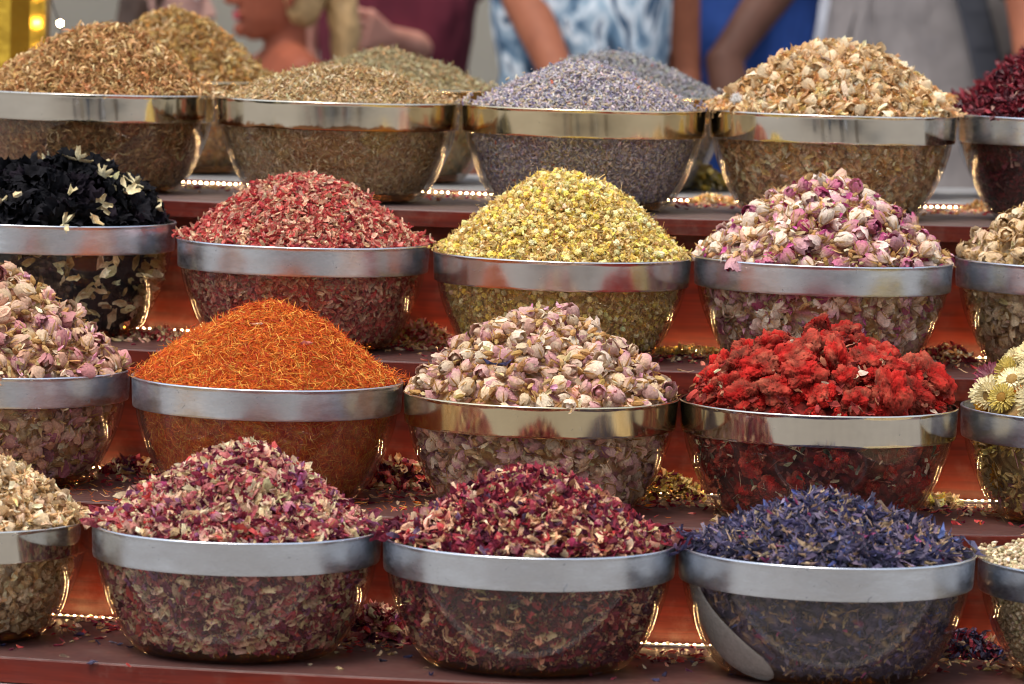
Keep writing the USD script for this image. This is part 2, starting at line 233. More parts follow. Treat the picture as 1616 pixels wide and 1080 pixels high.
# ---------------------------------------------------------------- heaps
class Heap:
    def __init__(s, key, h, e=1.5, fill=0.985, lean=(0, 0), bumpy=0.006, seed=1):
        s.key = key; s.x, s.y, s.z, s.D = POS[key]; s.R = s.D / 2; s.H = s.z - SHELF_Z[key[0]]; s.h = h * s.D; s.e = e; s.skip = None; s.rf = s.R * min(fill, .972) - .003; s.lean = np.array(lean) * s.R; s.bumpy = bumpy; s.seed = seed
        s.g = np.random.default_rng(1000 + seed); s.front = math.atan2(-s.y, -s.x); s.prof = bowl_profile(s.D, s.H)
    def top(s, P):
        d = P - s.lean * np.maximum(0, 1 - np.linalg.norm(P, axis=-1, keepdims=True) / s.rf); q = np.clip(np.linalg.norm(d, axis=-1) / s.rf, 0, 1)
        nz = meshkit.fbm(np.concatenate([P * 34, np.full(P.shape[:-1] + (1,), s.seed * 3.7)], -1), 3, s.seed) - .5
        lo = meshkit.noise(np.concatenate([P * 17, np.full(P.shape[:-1] + (1,), s.seed * 1.9)], -1), s.seed) - .5
        return s.h * (1 - q ** s.e) * (1 - .10 * q ** 6) + lo * .016 * np.sqrt(np.clip(1 - q, 0, 1)) + nz * s.bumpy * 2.4 * np.sqrt(np.clip(1 - q, 0, 1)) - .002
    def normal(s, P, e=.003):
        dx = (s.top(P + [e, 0]) - s.top(P - [e, 0])) / (2 * e); dy = (s.top(P + [0, e]) - s.top(P - [0, e])) / (2 * e)
        n = np.stack([-dx, -dy, np.ones_like(dx)], -1); return n / np.linalg.norm(n, axis=-1, keepdims=True)
    def surface(s, n, back=0.3, rmax=1.0):
        P = np.zeros((0, 2))
        while len(P) < n:
            r = s.rf * rmax * np.sqrt(s.g.uniform(0, 1, n)); a = s.g.uniform(0, 2 * np.pi, n); keep = (np.cos(a - s.front) > -.35) | (r < .3 * s.rf) | (s.g.uniform(0, 1, n) < back)
            P = np.vstack([P, np.stack([r * np.cos(a), r * np.sin(a)], 1)[keep]])
        P = P[:n]; return np.column_stack([P, s.top(P)]), s.normal(P)
    def spaced(s, gap, tries=9000, rmax=1.0, back=0.0):
        Q, Nn = s.surface(tries, back, rmax); got = []; cell = {}
        for i, p in enumerate(Q):
            c = tuple(np.floor(p / gap).astype(int))
            if all(np.sum((Q[j] - p) ** 2) > gap * gap for a in (-1, 0, 1) for b in (-1, 0, 1) for d in (-1, 0, 1) for j in cell.get((c[0] + a, c[1] + b, c[2] + d), ())):
                got.append(i); cell.setdefault(c, []).append(i)
        return Q[got], Nn[got]
    def wall(s, n, inset=0.006, depth=0.006):
        t = s.g.uniform(0, 1, n); z = -s.H * (.16 + .73 * t ** .9); a = s.front + np.clip(s.g.normal(0, 1, n) * .01 + s.g.uniform(-1.95, 1.95, n), -2, 2)
        if s.skip: k_ = ~s.skip(a, z); z, a = z[k_], a[k_]; n = len(z)
        o = s.prof[::-1]; r = np.interp(z, o[:, 1], o[:, 0]); dr = (np.interp(z + .004, o[:, 1], o[:, 0]) - r) / .004
        r = r - .0035 - inset - s.g.uniform(0, depth, n); nrm = np.stack([np.cos(a), np.sin(a), -dr], -1); nrm /= np.linalg.norm(nrm, axis=1, keepdims=True)
        return np.stack([r * np.cos(a), r * np.sin(a), z], -1), nrm
    def core(s, cols, inset=0.011, sink=0.008, nr=34, na=96):
        a = np.arange(na) * 2 * np.pi / na; rr = np.linspace(0.0, 1, nr) * (s.rf - .004); A, Rr = np.meshgrid(a, rr, indexing='xy')
        P = np.stack([Rr * np.cos(A), Rr * np.sin(A)], -1); top = np.concatenate([P, (s.top(P) - sink)[..., None]], -1)
        zz = np.linspace(-.004, -s.H + .0135, 22); o = s.prof[::-1]; r = np.minimum(np.interp(zz, o[:, 1], o[:, 0]) - .0035 - inset, s.rf - .004)
        w = np.stack([r[:, None] * np.cos(a), r[:, None] * np.sin(a), np.repeat(zz[:, None], na, 1)], -1); V = np.vstack([top.reshape(-1, 3), w.reshape(-1, 3), [[0, 0, -s.H + .0135]]])
        nw = nr + len(zz); f = quads(nw, na, True); k = (nw - 1) * na
        f = np.vstack([f, [(k + (j + 1) % na, k + j, len(V) - 1) for j in range(na)]])
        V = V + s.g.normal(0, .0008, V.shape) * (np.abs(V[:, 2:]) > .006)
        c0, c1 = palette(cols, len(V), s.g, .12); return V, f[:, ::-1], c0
    def bury(s, protos, n_top, n_wall, cols, tilt=0.45, size=(0.75, 1.25), lift=(-.006, .003), stand=.06, wall_tilt=0.35, inset=.006, extra=(), core=None, rmax=1.0, spill=60):
        """All the uncountable pieces of this heap as one mesh."""
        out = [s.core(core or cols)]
        for pr, nt, nw, cl in [(protos, n_top, n_wall, cols)] + list(extra):
            if nt:
                p, nn = s.surface(nt, rmax=rmax); p = p + nn * s.g.uniform(*lift, (nt, 1)); c0, c1 = palette(cl, nt, s.g); R = frames(nn, tilt, s.g); up = s.g.uniform(0, 1, nt) < stand; p[up] += nn[up] * s.g.uniform(.001, .006, (up.sum(), 1)); R[up] = frames(nn[up], 1.8, s.g); out.append(scatter(pr, p, R, s.g.uniform(*size, nt), c0, c1, s.g))
            if nw:
                p, nn = s.wall(nw, inset); nw = len(p); c0, c1 = palette(cl, nw, s.g); out.append(scatter(pr, p, frames(nn, wall_tilt, s.g), s.g.uniform(size[0], min(size[1], 1.1), nw), c0, c1, s.g))
        if spill:
            a = s.front + s.g.choice([-1, 1], spill) * (np.pi / 2 + s.g.normal(0, .20, spill)); r = s.R * s.g.uniform(.92, 1.05, spill); p = np.stack([r * np.cos(a), r * np.sin(a), .003 + .012 * s.g.uniform(0, 1, spill) * np.clip((1.06 - r / s.R) / .12, .15, 1)], 1)
            c0, c1 = palette(cols, spill, s.g); out.append(scatter(protos, p, frames(np.tile([0, 0, 1.0], (spill, 1)), .6, s.g), s.g.uniform(*size, spill), c0, c1, s.g))
        v, f, c, n = [], [], [], 0
        for a, b, d in out: v.append(a); f.append(b + n); c.append(d); n += len(a)
        return np.vstack(v), np.vstack(f), np.vstack(c)
    def place(s, name, mesh, label, cat, material='dried_petal'):
        x = UsdGeom.Mesh; o = obj(name, mesh[:2], material, None, tint=mesh[2]); UsdGeom.Xformable(o).AddTranslateOp().Set(Gf.Vec3d(s.x, s.y, EYE + s.z))
        return tag(o, label, cat, kind='stuff')

classes = {}; last = [None]
def form(name, parts, material='dried_petal'):
    """A pattern that single pieces reference: [(part name, (V, F, colour))]; it stands nowhere itself."""
    path = f'/World/{name}_form_{len(classes):03d}'; p = stage.CreateClassPrim(path); p.SetTypeName('Xform'); classes[path] = 1
    for pn, (V, Fc, col) in parts:
        m = usdkit.mesh(stage, numbered(path + '/' + pn), (V, Fc), f'/World/Looks/{material}', True)
        UsdGeom.PrimvarsAPI(m).CreatePrimvar('tint', Sdf.ValueTypeNames.Color3fArray, 'vertex').Set(Vt.Vec3fArray.FromNumpy(np.asarray(col, np.float32)))
    return path
def single(name, path, M3, loc, label, cat, group=None):
    x = UsdGeom.Xform.Define(stage, numbered('/World/' + name)); M = np.asarray(M3)
    x.AddTransformOp().Set(Gf.Matrix4d(*M[:, 0], 0, *M[:, 1], 0, *M[:, 2], 0, *loc, 1))
    x.GetPrim().GetReferences().AddInternalReference(path); x.GetPrim().SetInstanceable(True); last[0] = x.GetPath()
    return tag(x, label, cat, group)
def zone(H, p):
    q = math.hypot(p[0], p[1]) / H.rf
    return 'at the peak of' if q < .34 else 'low by the rim of' if q > .80 else 'on the left flank of' if p[0] < -.2 * H.rf else 'on the right flank of' if p[0] > .2 * H.rf else 'on the front slope of'
# rosebud: bulb, stalk, sepals and overlapping petals, axis along +x
def rosebud(seed, c_out, c_in, c_cal, open_=0.2, petals=7):
    g = np.random.default_rng(seed); A = lambda c: C(c) * np.clip(1 + g.normal(0, .1), .7, 1.3); parts = []
    L = 1.0; c_o, c_i, c_c = A(c_out), A(c_in), A(c_cal); n = 9
    t = np.linspace(0, 1, 8); prof = np.stack([-.15 + t * .78, .27 * np.sin(np.pi * t ** .75) ** .8 * (1 - .25 * t) + .015], 1)
    a = np.arange(n) * 2 * np.pi / n
    V = np.stack([np.repeat(prof[:, 0], n), (prof[:, 1:] * np.cos(a)).ravel(), (prof[:, 1:] * np.sin(a)).ravel()], 1) + g.normal(0, .012, (8 * n, 3))
    pet = [(V, quads(8, n, True), np.repeat(t, n), (c_o, c_i))]
    for k in range(petals):
        ph = k * 2.4 + g.uniform(-.3, .3); ln = g.uniform(.62, .84); u = np.linspace(0, 1, 6); v = np.linspace(-1, 1, 5); Um, Vm = np.meshgrid(u, v, indexing='ij')
        rad = .05 + .27 * np.sin(np.pi * np.clip(Um * .80 + .04, 0, 1)) ** .75 + .015 * k / petals + open_ * g.uniform(.0, 1.3) * Um ** 3 + .02 * np.sin(Vm * 9 + k) * Um + .02 * Vm ** 2
        w = 1.05 * (np.sin(np.pi * (Um * .82 + .09)) ** .6); ang = ph + Vm * w + .1 * Um * g.normal()
        P = np.stack([-.14 + Um * ln + .03 * np.cos(3 * Vm + k) * Um, rad * np.cos(ang), rad * np.sin(ang)], -1).reshape(-1, 3) + g.normal(0, .020, (30, 3))
        m = np.clip(Um.ravel() ** 1.3 + g.normal(0, .08, 30), 0, 1); pale = C('#dfc2a2') * g.uniform(.85, 1.08); mixc = (pale * .55 + c_o * .45, c_i) if g.uniform() < .62 else (c_o, c_o * .8 + c_i * .2)
        pet.append((P, quads(6, 5), m, mixc))
    bulb = trimesh.creation.icosphere(1, 1.0); cal = [(np.array(bulb.vertices) * [.12, .105, .105] + [-.23, 0, 0], np.array(bulb.faces), np.full(42, .3), (c_c, c_c * .75))]
    st = needle(.28, .03, .25, seed); cal.append((st[0] + [-.42, 0, 0], st[1], st[2], (c_c * .9, c_c)))
    for k in range(5):
        ph = k * 1.2566 + g.uniform(-.2, .2); u = np.linspace(0, 1, 5); ln = g.uniform(.35, .62); fl = g.uniform(.0, .30)
        r = .08 + .23 * np.sin(np.pi * np.clip(u * .62, 0, 1)) ** .8 + fl * u ** 2; w = .20 * (1 - u) ** .8 + .01
        P = np.stack([np.stack([-.19 + u * ln, r * np.cos(ph + sg * w), r * np.sin(ph + sg * w)], 1) for sg in (-1, 0, 1)], 1).reshape(-1, 3); cal.append((P, quads(5, 3), np.repeat(u, 3), (c_c, c_c * 1.15)))
    return join(pet), join(cal)
def merge(parts):
    v, f, c, n = [], [], [], 0
    for a, b, d in parts: v.append(a); f.append(b + n); c.append(d); n += len(a)
    return np.vstack(v), np.vstack(f), np.vstack(c)
def bake(forms, pos, R, scale, g):                                 # many coloured forms in one mesh
    out = []; w = g.integers(0, len(forms), len(pos))
    for k, (V, Fc, col) in enumerate(forms):
        i = np.nonzero(w == k)[0]
        if not len(i): continue
        P = np.einsum('kij,nj->kni', R[i] * scale[i, None, None], V) + pos[i, None]; j = np.clip(1 + g.normal(0, .13, (len(i), 1, 1)), .6, 1.5)
        out.append((P.reshape(-1, 3), (Fc[None] + (np.arange(len(i)) * len(V))[:, None, None]).reshape(-1, 3), np.clip(col[None] * j, 0, .95).reshape(-1, 3)))
    return merge(out)
def axis_frames(nrm, g, up=0.35):                                  # the x axis lies roughly along the surface
    n = len(nrm); h = g.normal(0, 1, (n, 3)); x = h - nrm * np.sum(h * nrm, 1, keepdims=True); x /= np.linalg.norm(x, axis=1, keepdims=True)
    x = x + nrm * g.normal(.15, up, (n, 1)); x /= np.linalg.norm(x, axis=1, keepdims=True); z = np.cross(x, g.normal(0, 1, (n, 3))); z /= np.linalg.norm(z, axis=1, keepdims=True)
    return np.stack([x, np.cross(z, x), z], -1)
#PART2
# ---------------------------------------------------------------- the stand: curved steps of red lacquered wood, risers, LED strips
def arc_pts(R, n=97, half=0.46): 
    a = np.linspace(-half, half, n) - .05; return a, np.stack([ARC[0] + R * np.sin(a), ARC[1] - R * np.cos(a)], 1)
def arc_bar(section, half=0.46, n=97):                              # a closed (R, z) section swept along the arc
    sct = np.asarray(section, float); a = np.linspace(-half, half, n) - .05; k = len(sct)
    v = np.stack([ARC[0] + np.sin(a)[:, None] * sct[None, :, 0], ARC[1] - np.cos(a)[:, None] * sct[None, :, 0], np.repeat(sct[None, :, 1], n, 0)], -1).reshape(-1, 3)
    f = quads(n, k, True)[:, ::-1]; caps = [(0, j, j + 1) for j in range(1, k - 1)] + [((n - 1) * k, (n - 1) * k + j + 1, (n - 1) * k + j) for j in range(1, k - 1)]
    return v, np.vstack([f, caps])
EDGE = {1: 2.764 - .130, 2: 3.070 - .163, 3: 3.373 - .163, 4: 3.373 + .130}
BACK = {0: 1.78, 1: 2.205, 2: EDGE[1] - .012, 3: EDGE[2] - .012, 4: EDGE[3] - .012}; EDGE[0] = BACK[1] - .002
LEDR = {1: 2.225, 2: EDGE[1] + .008, 3: EDGE[2] + .008, 4: EDGE[3] + .008}
stand = thing('display_stand', (0, 0, EYE), 0, 'stepped curved display stand of dark red lacquered boards under all the bowls', 'display stand')
for i in range(5):
    zt = SHELF_Z[i]; R1, R0 = EDGE[i], BACK[i] - .06; h = .018 if i else .012; c = .0006
    obj('shelf_board', arc_bar([(R0, zt - h), (R1 - c, zt - h), (R1, zt - h + c), (R1, zt - c), (R1 - c, zt), (R0, zt)]), ('shelf_grey', 'shelf_sheen', 'shelf_lacquer', 'shelf_lacquer', 'shelf_lacquer')[i], stand, smooth=30)
for i in range(1, 5):
    z0, z1 = SHELF_Z[i], SHELF_Z[i - 1] - (.018 if i > 1 else .012); R = BACK[i]
    obj('riser', arc_bar([(R - .014, z0 + .0005), (R - .004, z0 + .0005), (R - .004, z1 - .0005), (R - .014, z1 - .0005)]), 'red_lacquer', stand, smooth=30)
    z1b = z0 - .018                                                  # the front face of each shelf's board
for i in range(5):                                                  # red nosing in front of each shelf edge
    zt = SHELF_Z[i]; h = .018 if i else .002
    obj('nosing', arc_bar([(EDGE[i] + .0003, zt - h - (.008 if i != 1 else .002)), (EDGE[i] + .004, zt - h - (.008 if i != 1 else .002)), (EDGE[i] + .0035, zt - .0014), (EDGE[i] + .0029, zt - .0008), (EDGE[i] + .0003, zt - .0008)]), 'red_lacquer', stand, smooth=30)
obj('back_panel', arc_bar([(1.70, -1.2), (1.72, -1.2), (1.72, SHELF_Z[0] - .013), (1.70, SHELF_Z[0] - .013)]), 'red_lacquer', stand, smooth=30)
tbl = obj('white_counter', arc_bar([(1.6, -.80), (EDGE[4] + .020, -.80), (EDGE[4] + .022, -.797), (EDGE[4] + .022, SHELF_Z[4] - .0305), (EDGE[4] + .020, SHELF_Z[4] - .028), (1.6, SHELF_Z[4] - .028)]), 'white_cloth', None, smooth=30)
UsdGeom.Xformable(tbl).AddTranslateOp().Set(Gf.Vec3d(0, 0, EYE)); tag(tbl, 'white counter top under the dark red stepped stand, seen at the bottom left corner', 'counter')
skirt = obj('counter_skirt', arc_bar([(EDGE[4] - .05, -EYE), (EDGE[4] - .03, -EYE), (EDGE[4] - .03, -.801), (EDGE[4] - .05, -.801)]), 'white_cloth', None)
UsdGeom.Xformable(skirt).AddTranslateOp().Set(Gf.Vec3d(0, 0, EYE)); tag(skirt, 'white cloth hanging from the counter to the pavement', 'cloth')
STRIP = {1: 'string of warm light points behind the topmost front row of bowls', 2: 'string of warm light points behind the row with the yellow blossom bowl', 3: 'string of warm light points behind the row with the orange needle bowl', 4: 'string of warm light points behind the lowest row of bowls'}
bead_v = np.array([[.0012 * math.cos(a), .0012 * math.sin(a), 0] for a in np.arange(6) * math.pi / 3] + [[.0009 * math.cos(a), .0009 * math.sin(a), .0009] for a in np.arange(6) * math.pi / 3] + [[0, 0, .0012]])
bead_f = np.vstack([quads(2, 6, True), [(6 + k, 6 + (k + 1) % 6, 12) for k in range(6)]])
for i in (1, 2, 3, 4):
    t = thing('light_strip', (0, 0, EYE), 0, STRIP[i], 'light strip'); zt = SHELF_Z[i]; R = LEDR[i]
    obj('tape', arc_bar([(R - .004, zt + .0006), (R + .004, zt + .0006), (R + .004, zt + .0022), (R - .004, zt + .0022)], .36), 'led_tape', t)
    n = int(.62 * R / .0083); ang = np.linspace(-.36, .26, n)
    for a in ang:
        p = np.array([ARC[0] + R * math.sin(a), ARC[1] - R * math.cos(a), zt + .0023])
        if abs(p[0]) < .80: obj('light_point', (bead_v + p, bead_f), 'led_light', t)

# ---------------------------------------------------------------- bowls
FIN = {(1, 0): 'rim_polished', (1, 1): 'rim_rusty', (1, 2): 'rim_gilded', (1, 3): 'rim_polished', (2, 2): 'rim_tinned', (3, 2): 'rim_gilded', (3, 3): 'rim_polished', (4, 0): 'rim_polished', (0, 1): 'rim_gilded', (0, 2): 'rim_gilded', (0, 3): 'rim_gilded', (0, 0): 'rim_gilded'}
HOLDS = {(0, 0): 'brown curls in the hindmost row at the left', (0, 1): 'oat coloured husks in the hindmost row', (0, 2): 'grey lavender in the hindmost row', (0, 3): 'cream buds in the hindmost row', (0, 4): 'dark red calyces in the hindmost row',
         (1, 0): 'brown curled shavings, its polished rim mirroring the street', (1, 1): 'pale oat coloured husks, rust along its rim', (1, 2): 'grey purple lavender under a gilded rim', (1, 3): 'cream jasmine buds and petals', (1, 4): 'dark red hibiscus calyces',
         (2, 0): 'black hollyhock flowers with cream sepals', (2, 1): 'red and pink broken petals', (2, 2): 'yellow button blossoms', (2, 3): 'magenta and white rosebuds', (2, 4): 'beige rosebuds under a grey rim',
         (3, 0): 'dusky pink rosebuds, cut by the left picture edge', (3, 1): 'orange safflower needles', (3, 2): 'pale pink rosebuds under a polished rim', (3, 3): 'scarlet cockscomb flower heads', (3, 4): 'cream and yellow strawflowers',
         (4, 0): 'cream buds in the lowest row', (4, 1): 'pink rose petals in the lowest row', (4, 2): 'dark crimson rose petals in the lowest row', (4, 3): 'violet blue petals in the lowest row', (4, 4): 'pale grey seed heads in the lowest row'}
for k in sorted(POS): make_bowl(k, FIN.get(k, 'rim_brushed'), 'metal rimmed glass bowl holding ' + HOLDS[k])

# ---------------------------------------------------------------- what fills them
chip = [patch(.0105, .0034, .7, .5, 3, 2, .2, .2, .03, s) for s in range(8)]
husk = [patch(.0085, .0030, .9, .6, 3, 2, .15, .15, .05, s) for s in range(8)] + [needle(.008, .0006, .3, s) for s in range(4)]
curls = [curl(l * 1.2, .0027, t, s, 9) for s, (t, l) in enumerate(((.35, .018), (.6, .024), (.75, .026), (.9, .030), (1.05, .034), (.7, .022), (.45, .020), (1.2, .036)))]
grains = [grain(.0062, .00115, s) for s in range(8)]
flakes = [patch(.0118, .0072, (.8, 1.4, -.5, 1.0)[s % 4], (.5, 1.0, .7)[s % 3], 4, 3, (.35, .1, .5)[s % 3], .25, .06, s) for s in range(12)]
big_flakes = [patch(.0185, .0105, (.9, 1.7, .5, 1.3)[s % 4], (.6, 1.3, .9)[s % 3], 5, 4, (.4, .12, .55)[s % 3], .25, .055, s) for s in range(14)]
needles = [needle(.0125, .00042, b, s) for s, b in enumerate((.1, .4, .7, -.3, .9, .2, -.6, .5))]
straws = [needle(.024, .00055, b, s) for s, b in enumerate((.1, .3, -.2, .5))]
strips_ = [patch(.027, .0043, (1.0, 1.9, .6, -1.2)[s % 4], 1.4, 6, 3, .25, .12, .045, s) for s in range(9)] + [patch(.017, .010, 1.3, 1.0, 5, 3, .5, .2, .06, s + 20) for s in range(4)]
balls = [(lambda q: (q[0], q[1], q[2]))(lump(.0033, 2, 1.2, 3.5, s)) for s in range(6)]
fluff = [patch(.0070, .0034, .9, .8, 3, 3, .5, .3, .12, s) for s in range(8)]
seeds = [lump(.0019, 1, .8, 3, s, (1.3, 1, .8)) for s in range(6)]

P_CURL = [('#a87e4e', '#c29f6c', 4), ('#8c643a', '#b08756', 3), ('#caa976', '#dcc292', 1.6), ('#ac7046', '#c08a5c', .8)]
P_CURL0 = [('#a07c42', '#bb9a60', 3), ('#8a6a44', '#a88858', 3), ('#c8ae7e', '#d8c69c', 1), ('#b0742e', '#c48c48', .8)]
P_HUSK = [('#c4a06c', '#dec096', 4), ('#b08c58', '#d0ae78', 3), ('#e0caa0', '#ecdcb8', 1.8), ('#b4a87e', '#cec49e', .3), ('#9a663a', '#b68852', .7)]
P_HUSK0 = [('#94835c', '#b3a178', 4), ('#a39a76', '#c0b896', 2), ('#b98f5d', '#cda572', 1), ('#7d2a2a', '#96403a', .1)]
P_LAV = [('#989096', '#b2aaac', 3), ('#837c88', '#9a939e', 3), ('#b4a7a2', '#cabdb4', 2.8), ('#a08f78', '#baa98e', 2.4), ('#6c657c', '#857f96', 1.2), ('#a8563c', '#b8664a', .05)]
P_LAV0 = [('#807d7c', '#9a9796', 4), ('#727078', '#8c8a90', 2), ('#8f8476', '#a39a8a', 1), ('#a8563c', '#b8664a', .05)]
P_CREAM = [('#d2ac7c', '#e6cea2', 4), ('#c69a68', '#dab88a', 3), ('#e4d2ac', '#efe4c6', 1.8), ('#b07a42', '#c99c60', 1.3), ('#d4ae62', '#e2c484', .6)]
P_RED = [('#c44e4a', '#e0927e', 4), ('#b4383c', '#cc5c54', 3), ('#d8a888', '#eacaa6', 3.4), ('#d0927e', '#e2b698', 2.2), ('#8e2a36', '#ac4848', 1)]
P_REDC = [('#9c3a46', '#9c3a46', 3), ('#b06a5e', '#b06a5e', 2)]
P_YEL = [('#d6bc54', '#e8d676', 3), ('#ccb66c', '#e2d498', 4), ('#dab844', '#eace60', .6), ('#dccf98', '#ebe5ba', 2)]
P_YELF = [('#c0a05a', '#d8b878', 4), ('#ccb074', '#e0ca92', 3), ('#9e7c46', '#b8945e', 2), ('#d0b856', '#deca72', 2)]
P_SAFF = [('#cf6420', '#e0852e', 4), ('#b8481c', '#d05e22', 4), ('#dca03e', '#eab45a', 2.2), ('#a8321c', '#be4220', 1.6)]
P_ROSE = [('#a83a4c', '#cf8880', 3), ('#8a2e40', '#aa4c5c', 3), ('#e2b994', '#f0dab6', 3.4), ('#d9968a', '#ecc4a8', 2.4), ('#c23e40', '#d8645a', 1.1), ('#84446a', '#aa6e90', .8), ('#cdb184', '#dfcba2', 1.8), ('#5c1e34', '#7c3048', 1.6)]
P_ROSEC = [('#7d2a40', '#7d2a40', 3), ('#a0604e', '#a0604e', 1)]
P_DARK = [('#5c182a', '#7a2a3c', 4), ('#7c2030', '#a23c48', 3), ('#44182a', '#602638', 2.5), ('#d8a680', '#ecceaa', 2.2), ('#b06c5c', '#cf9780', 1.6), ('#a82c38', '#c44e50', 1), ('#503a52', '#70566e', .5), ('#b8a078', '#d2bd94', .8), ('#7a4c34', '#96684a', 1)]
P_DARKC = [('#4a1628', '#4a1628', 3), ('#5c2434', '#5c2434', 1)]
P_BLUE = [('#443f56', '#5e5872', 4), ('#37344e', '#4c496c', 3), ('#62566a', '#7e7082', 3), ('#8e745e', '#ae957a', 2.6), ('#262434', '#38364a', 2.4), ('#8a3a5c', '#a85278', .2), ('#3e4878', '#525f92', .4)]
P_SEED = [('#b8a684', '#cfbf9e', 4), ('#a39070', '#bfab8a', 3), ('#7c6a4c', '#967f60', 1.4), ('#d6c8aa', '#e4d8be', 1)]
P_HIB = [('#5a1420', '#7e2430', 4), ('#7c1c28', '#a03840', 2), ('#38101a', '#541a26', 2), ('#c08a7a', '#d8b0a0', .3)]

H_ = {}
H_[1, 0] = Heap((1, 0), .30, 1.55, lean=(.05, 0), seed=10); H_[1, 0].place('curled_shavings', H_[1, 0].bury(curls, 6000, 3400, P_CURL, 1.1, (.7, 1.2)), 'heap of brown curled dried shavings in the leftmost bowl with a mirror bright rim', 'dried shavings')
H_[0, 0] = Heap((0, 0), .32, 1.6, lean=(.1, 0), seed=11); H_[0, 0].place('curled_shavings', H_[0, 0].bury(curls, 4000, 1200, P_CURL0, 1.1, (.7, 1.2)), 'heap of ochre brown curled shavings rising behind the other curled shavings', 'dried shavings')
H_[1, 1] = Heap((1, 1), .158, 1.7, seed=12); H_[1, 1].place('husk_heap', H_[1, 1].bury(husk + chip[:3], 12000, 6500, P_HUSK, .5), 'low heap of pale oat coloured husks in the bowl with the rusty rim', 'dried husks')
H_[0, 1] = Heap((0, 1), .172, 1.7, seed=13); H_[0, 1].place('husk_heap', H_[0, 1].bury(husk + chip[:3], 9000, 2500, P_HUSK0, .5), 'greyish green heap of husks behind the pale oat coloured husks', 'dried husks')
H_[1, 2] = Heap((1, 2), .185, 1.65, fill=.93, seed=14, bumpy=.003); H_[1, 2].place('lavender_heap', H_[1, 2].bury(grains, 16000, 9000, P_LAV, .8), 'smooth heap of grey purple lavender flowers in the gilded rim bowl', 'dried lavender', 'dried_dense')
H_[0, 2] = Heap((0, 2), .185, 1.6, seed=15, bumpy=.003); H_[0, 2].place('lavender_heap', H_[0, 2].bury(grains, 10000, 2500, P_LAV0, .8), 'dull grey lavender heap rising behind the purple lavender heap', 'dried lavender', 'dried_dense')
H_[1, 3] = Heap((1, 3), .285, 2.0, bumpy=.012, seed=16); H_[1, 3].place('jasmine_petals', H_[1, 3].bury(flakes + big_flakes[:5], 5200, 3000, P_CREAM, .6, (.7, 1.3)), 'crumpled cream jasmine petals filling the bowl in the top row', 'dried petals')
H_[0, 3] = Heap((0, 3), .10, 2.0, seed=17); H_[0, 3].place('jasmine_petals', H_[0, 3].bury(flakes, 2500, 800, P_CREAM, .6, (.8, 1.3)), 'low cream petals in the bowl hidden behind the jasmine heap', 'dried petals')
H_[1, 4] = Heap((1, 4), .34, 1.6, fill=1.0, bumpy=.012, seed=18); H_[1, 4].place('hibiscus_petals', H_[1, 4].bury(strips_, 2600, 2200, P_HIB, .5, (.8, 1.4)), 'dark red hibiscus fragments in the bowl at the upper right edge', 'dried petals', 'dried_waxy')
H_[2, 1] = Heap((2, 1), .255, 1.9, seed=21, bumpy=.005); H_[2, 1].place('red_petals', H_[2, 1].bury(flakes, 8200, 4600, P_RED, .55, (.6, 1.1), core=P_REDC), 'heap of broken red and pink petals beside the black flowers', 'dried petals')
H_[2, 2] = Heap((2, 2), .31, 1.75, seed=22, bumpy=.006)
H_[2, 2].place('yellow_blossoms', H_[2, 2].bury(fluff, 6500, 3600, P_YELF, .8, (.7, 1.2), extra=[(balls, 1350, 480, P_YEL), (fluff, 2500, 600, P_YEL), (straws, 800, 260, P_YELF[:3])]), 'heap of small yellow button blossoms with straw stalks', 'dried blossoms')
H_[3, 1] = Heap((3, 1), .262, 1.75, seed=31, bumpy=.003); H_[3, 1].place('safflower_needles', H_[3, 1].bury(needles, 15000, 9500, P_SAFF, .35, (.7, 1.3), lift=(-.002, .0045)), 'smooth heap of bright orange safflower needles', 'dried safflower')
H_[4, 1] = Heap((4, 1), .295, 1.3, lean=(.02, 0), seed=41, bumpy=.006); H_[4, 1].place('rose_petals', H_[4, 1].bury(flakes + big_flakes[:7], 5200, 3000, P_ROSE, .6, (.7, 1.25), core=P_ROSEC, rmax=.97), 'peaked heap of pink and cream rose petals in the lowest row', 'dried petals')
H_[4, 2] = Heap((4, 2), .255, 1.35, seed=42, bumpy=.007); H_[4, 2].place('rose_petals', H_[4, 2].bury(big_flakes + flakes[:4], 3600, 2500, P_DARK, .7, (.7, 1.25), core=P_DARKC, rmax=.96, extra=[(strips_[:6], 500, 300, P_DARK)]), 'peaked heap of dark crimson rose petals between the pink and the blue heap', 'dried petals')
H_[4, 3] = Heap((4, 3), .152, 1.8, fill=.955, seed=43, bumpy=.006); H_[4, 3].skip = lambda a, z: np.abs(a - (H_[4, 3].front - 1.26 + .60 * np.clip((-z / H_[4, 3].H - .27) / .71, 0, 1) ** 1.25)) < .11 + .31 * np.clip((-z / H_[4, 3].H - .27) / .71, 0, .75) + .10
H_[4, 3].place('blue_petals', H_[4, 3].bury(strips_[:9] + straws[:2], 4600, 3000, P_BLUE, .32, (.85, 1.6), wall_tilt=.16, inset=.010, spill=16, rmax=.93, stand=.02, lift=(-.006, .005), extra=[(straws, 260, 120, P_BLUE[2:4])]), 'heap of twisted violet blue petals in the lowest row', 'dried petals')
H_[4, 4] = Heap((4, 4), .12, 1.5, seed=44, bumpy=.003); H_[4, 4].place('seed_heap', H_[4, 4].bury(seeds, 7500, 5200, P_SEED, .8), 'pale grey seed heads in the bowl at the lower right edge', 'dried seeds', 'dried_dense')
H_[0, 4] = Heap((0, 4), .30, 1.6, seed=45); H_[0, 4].place('hibiscus_petals', H_[0, 4].bury(strips_, 1500, 300, P_HIB, .7, (.8, 1.4)), 'dark red hibiscus fragments in the hindmost bowl behind the right edge', 'dried petals', 'dried_waxy')

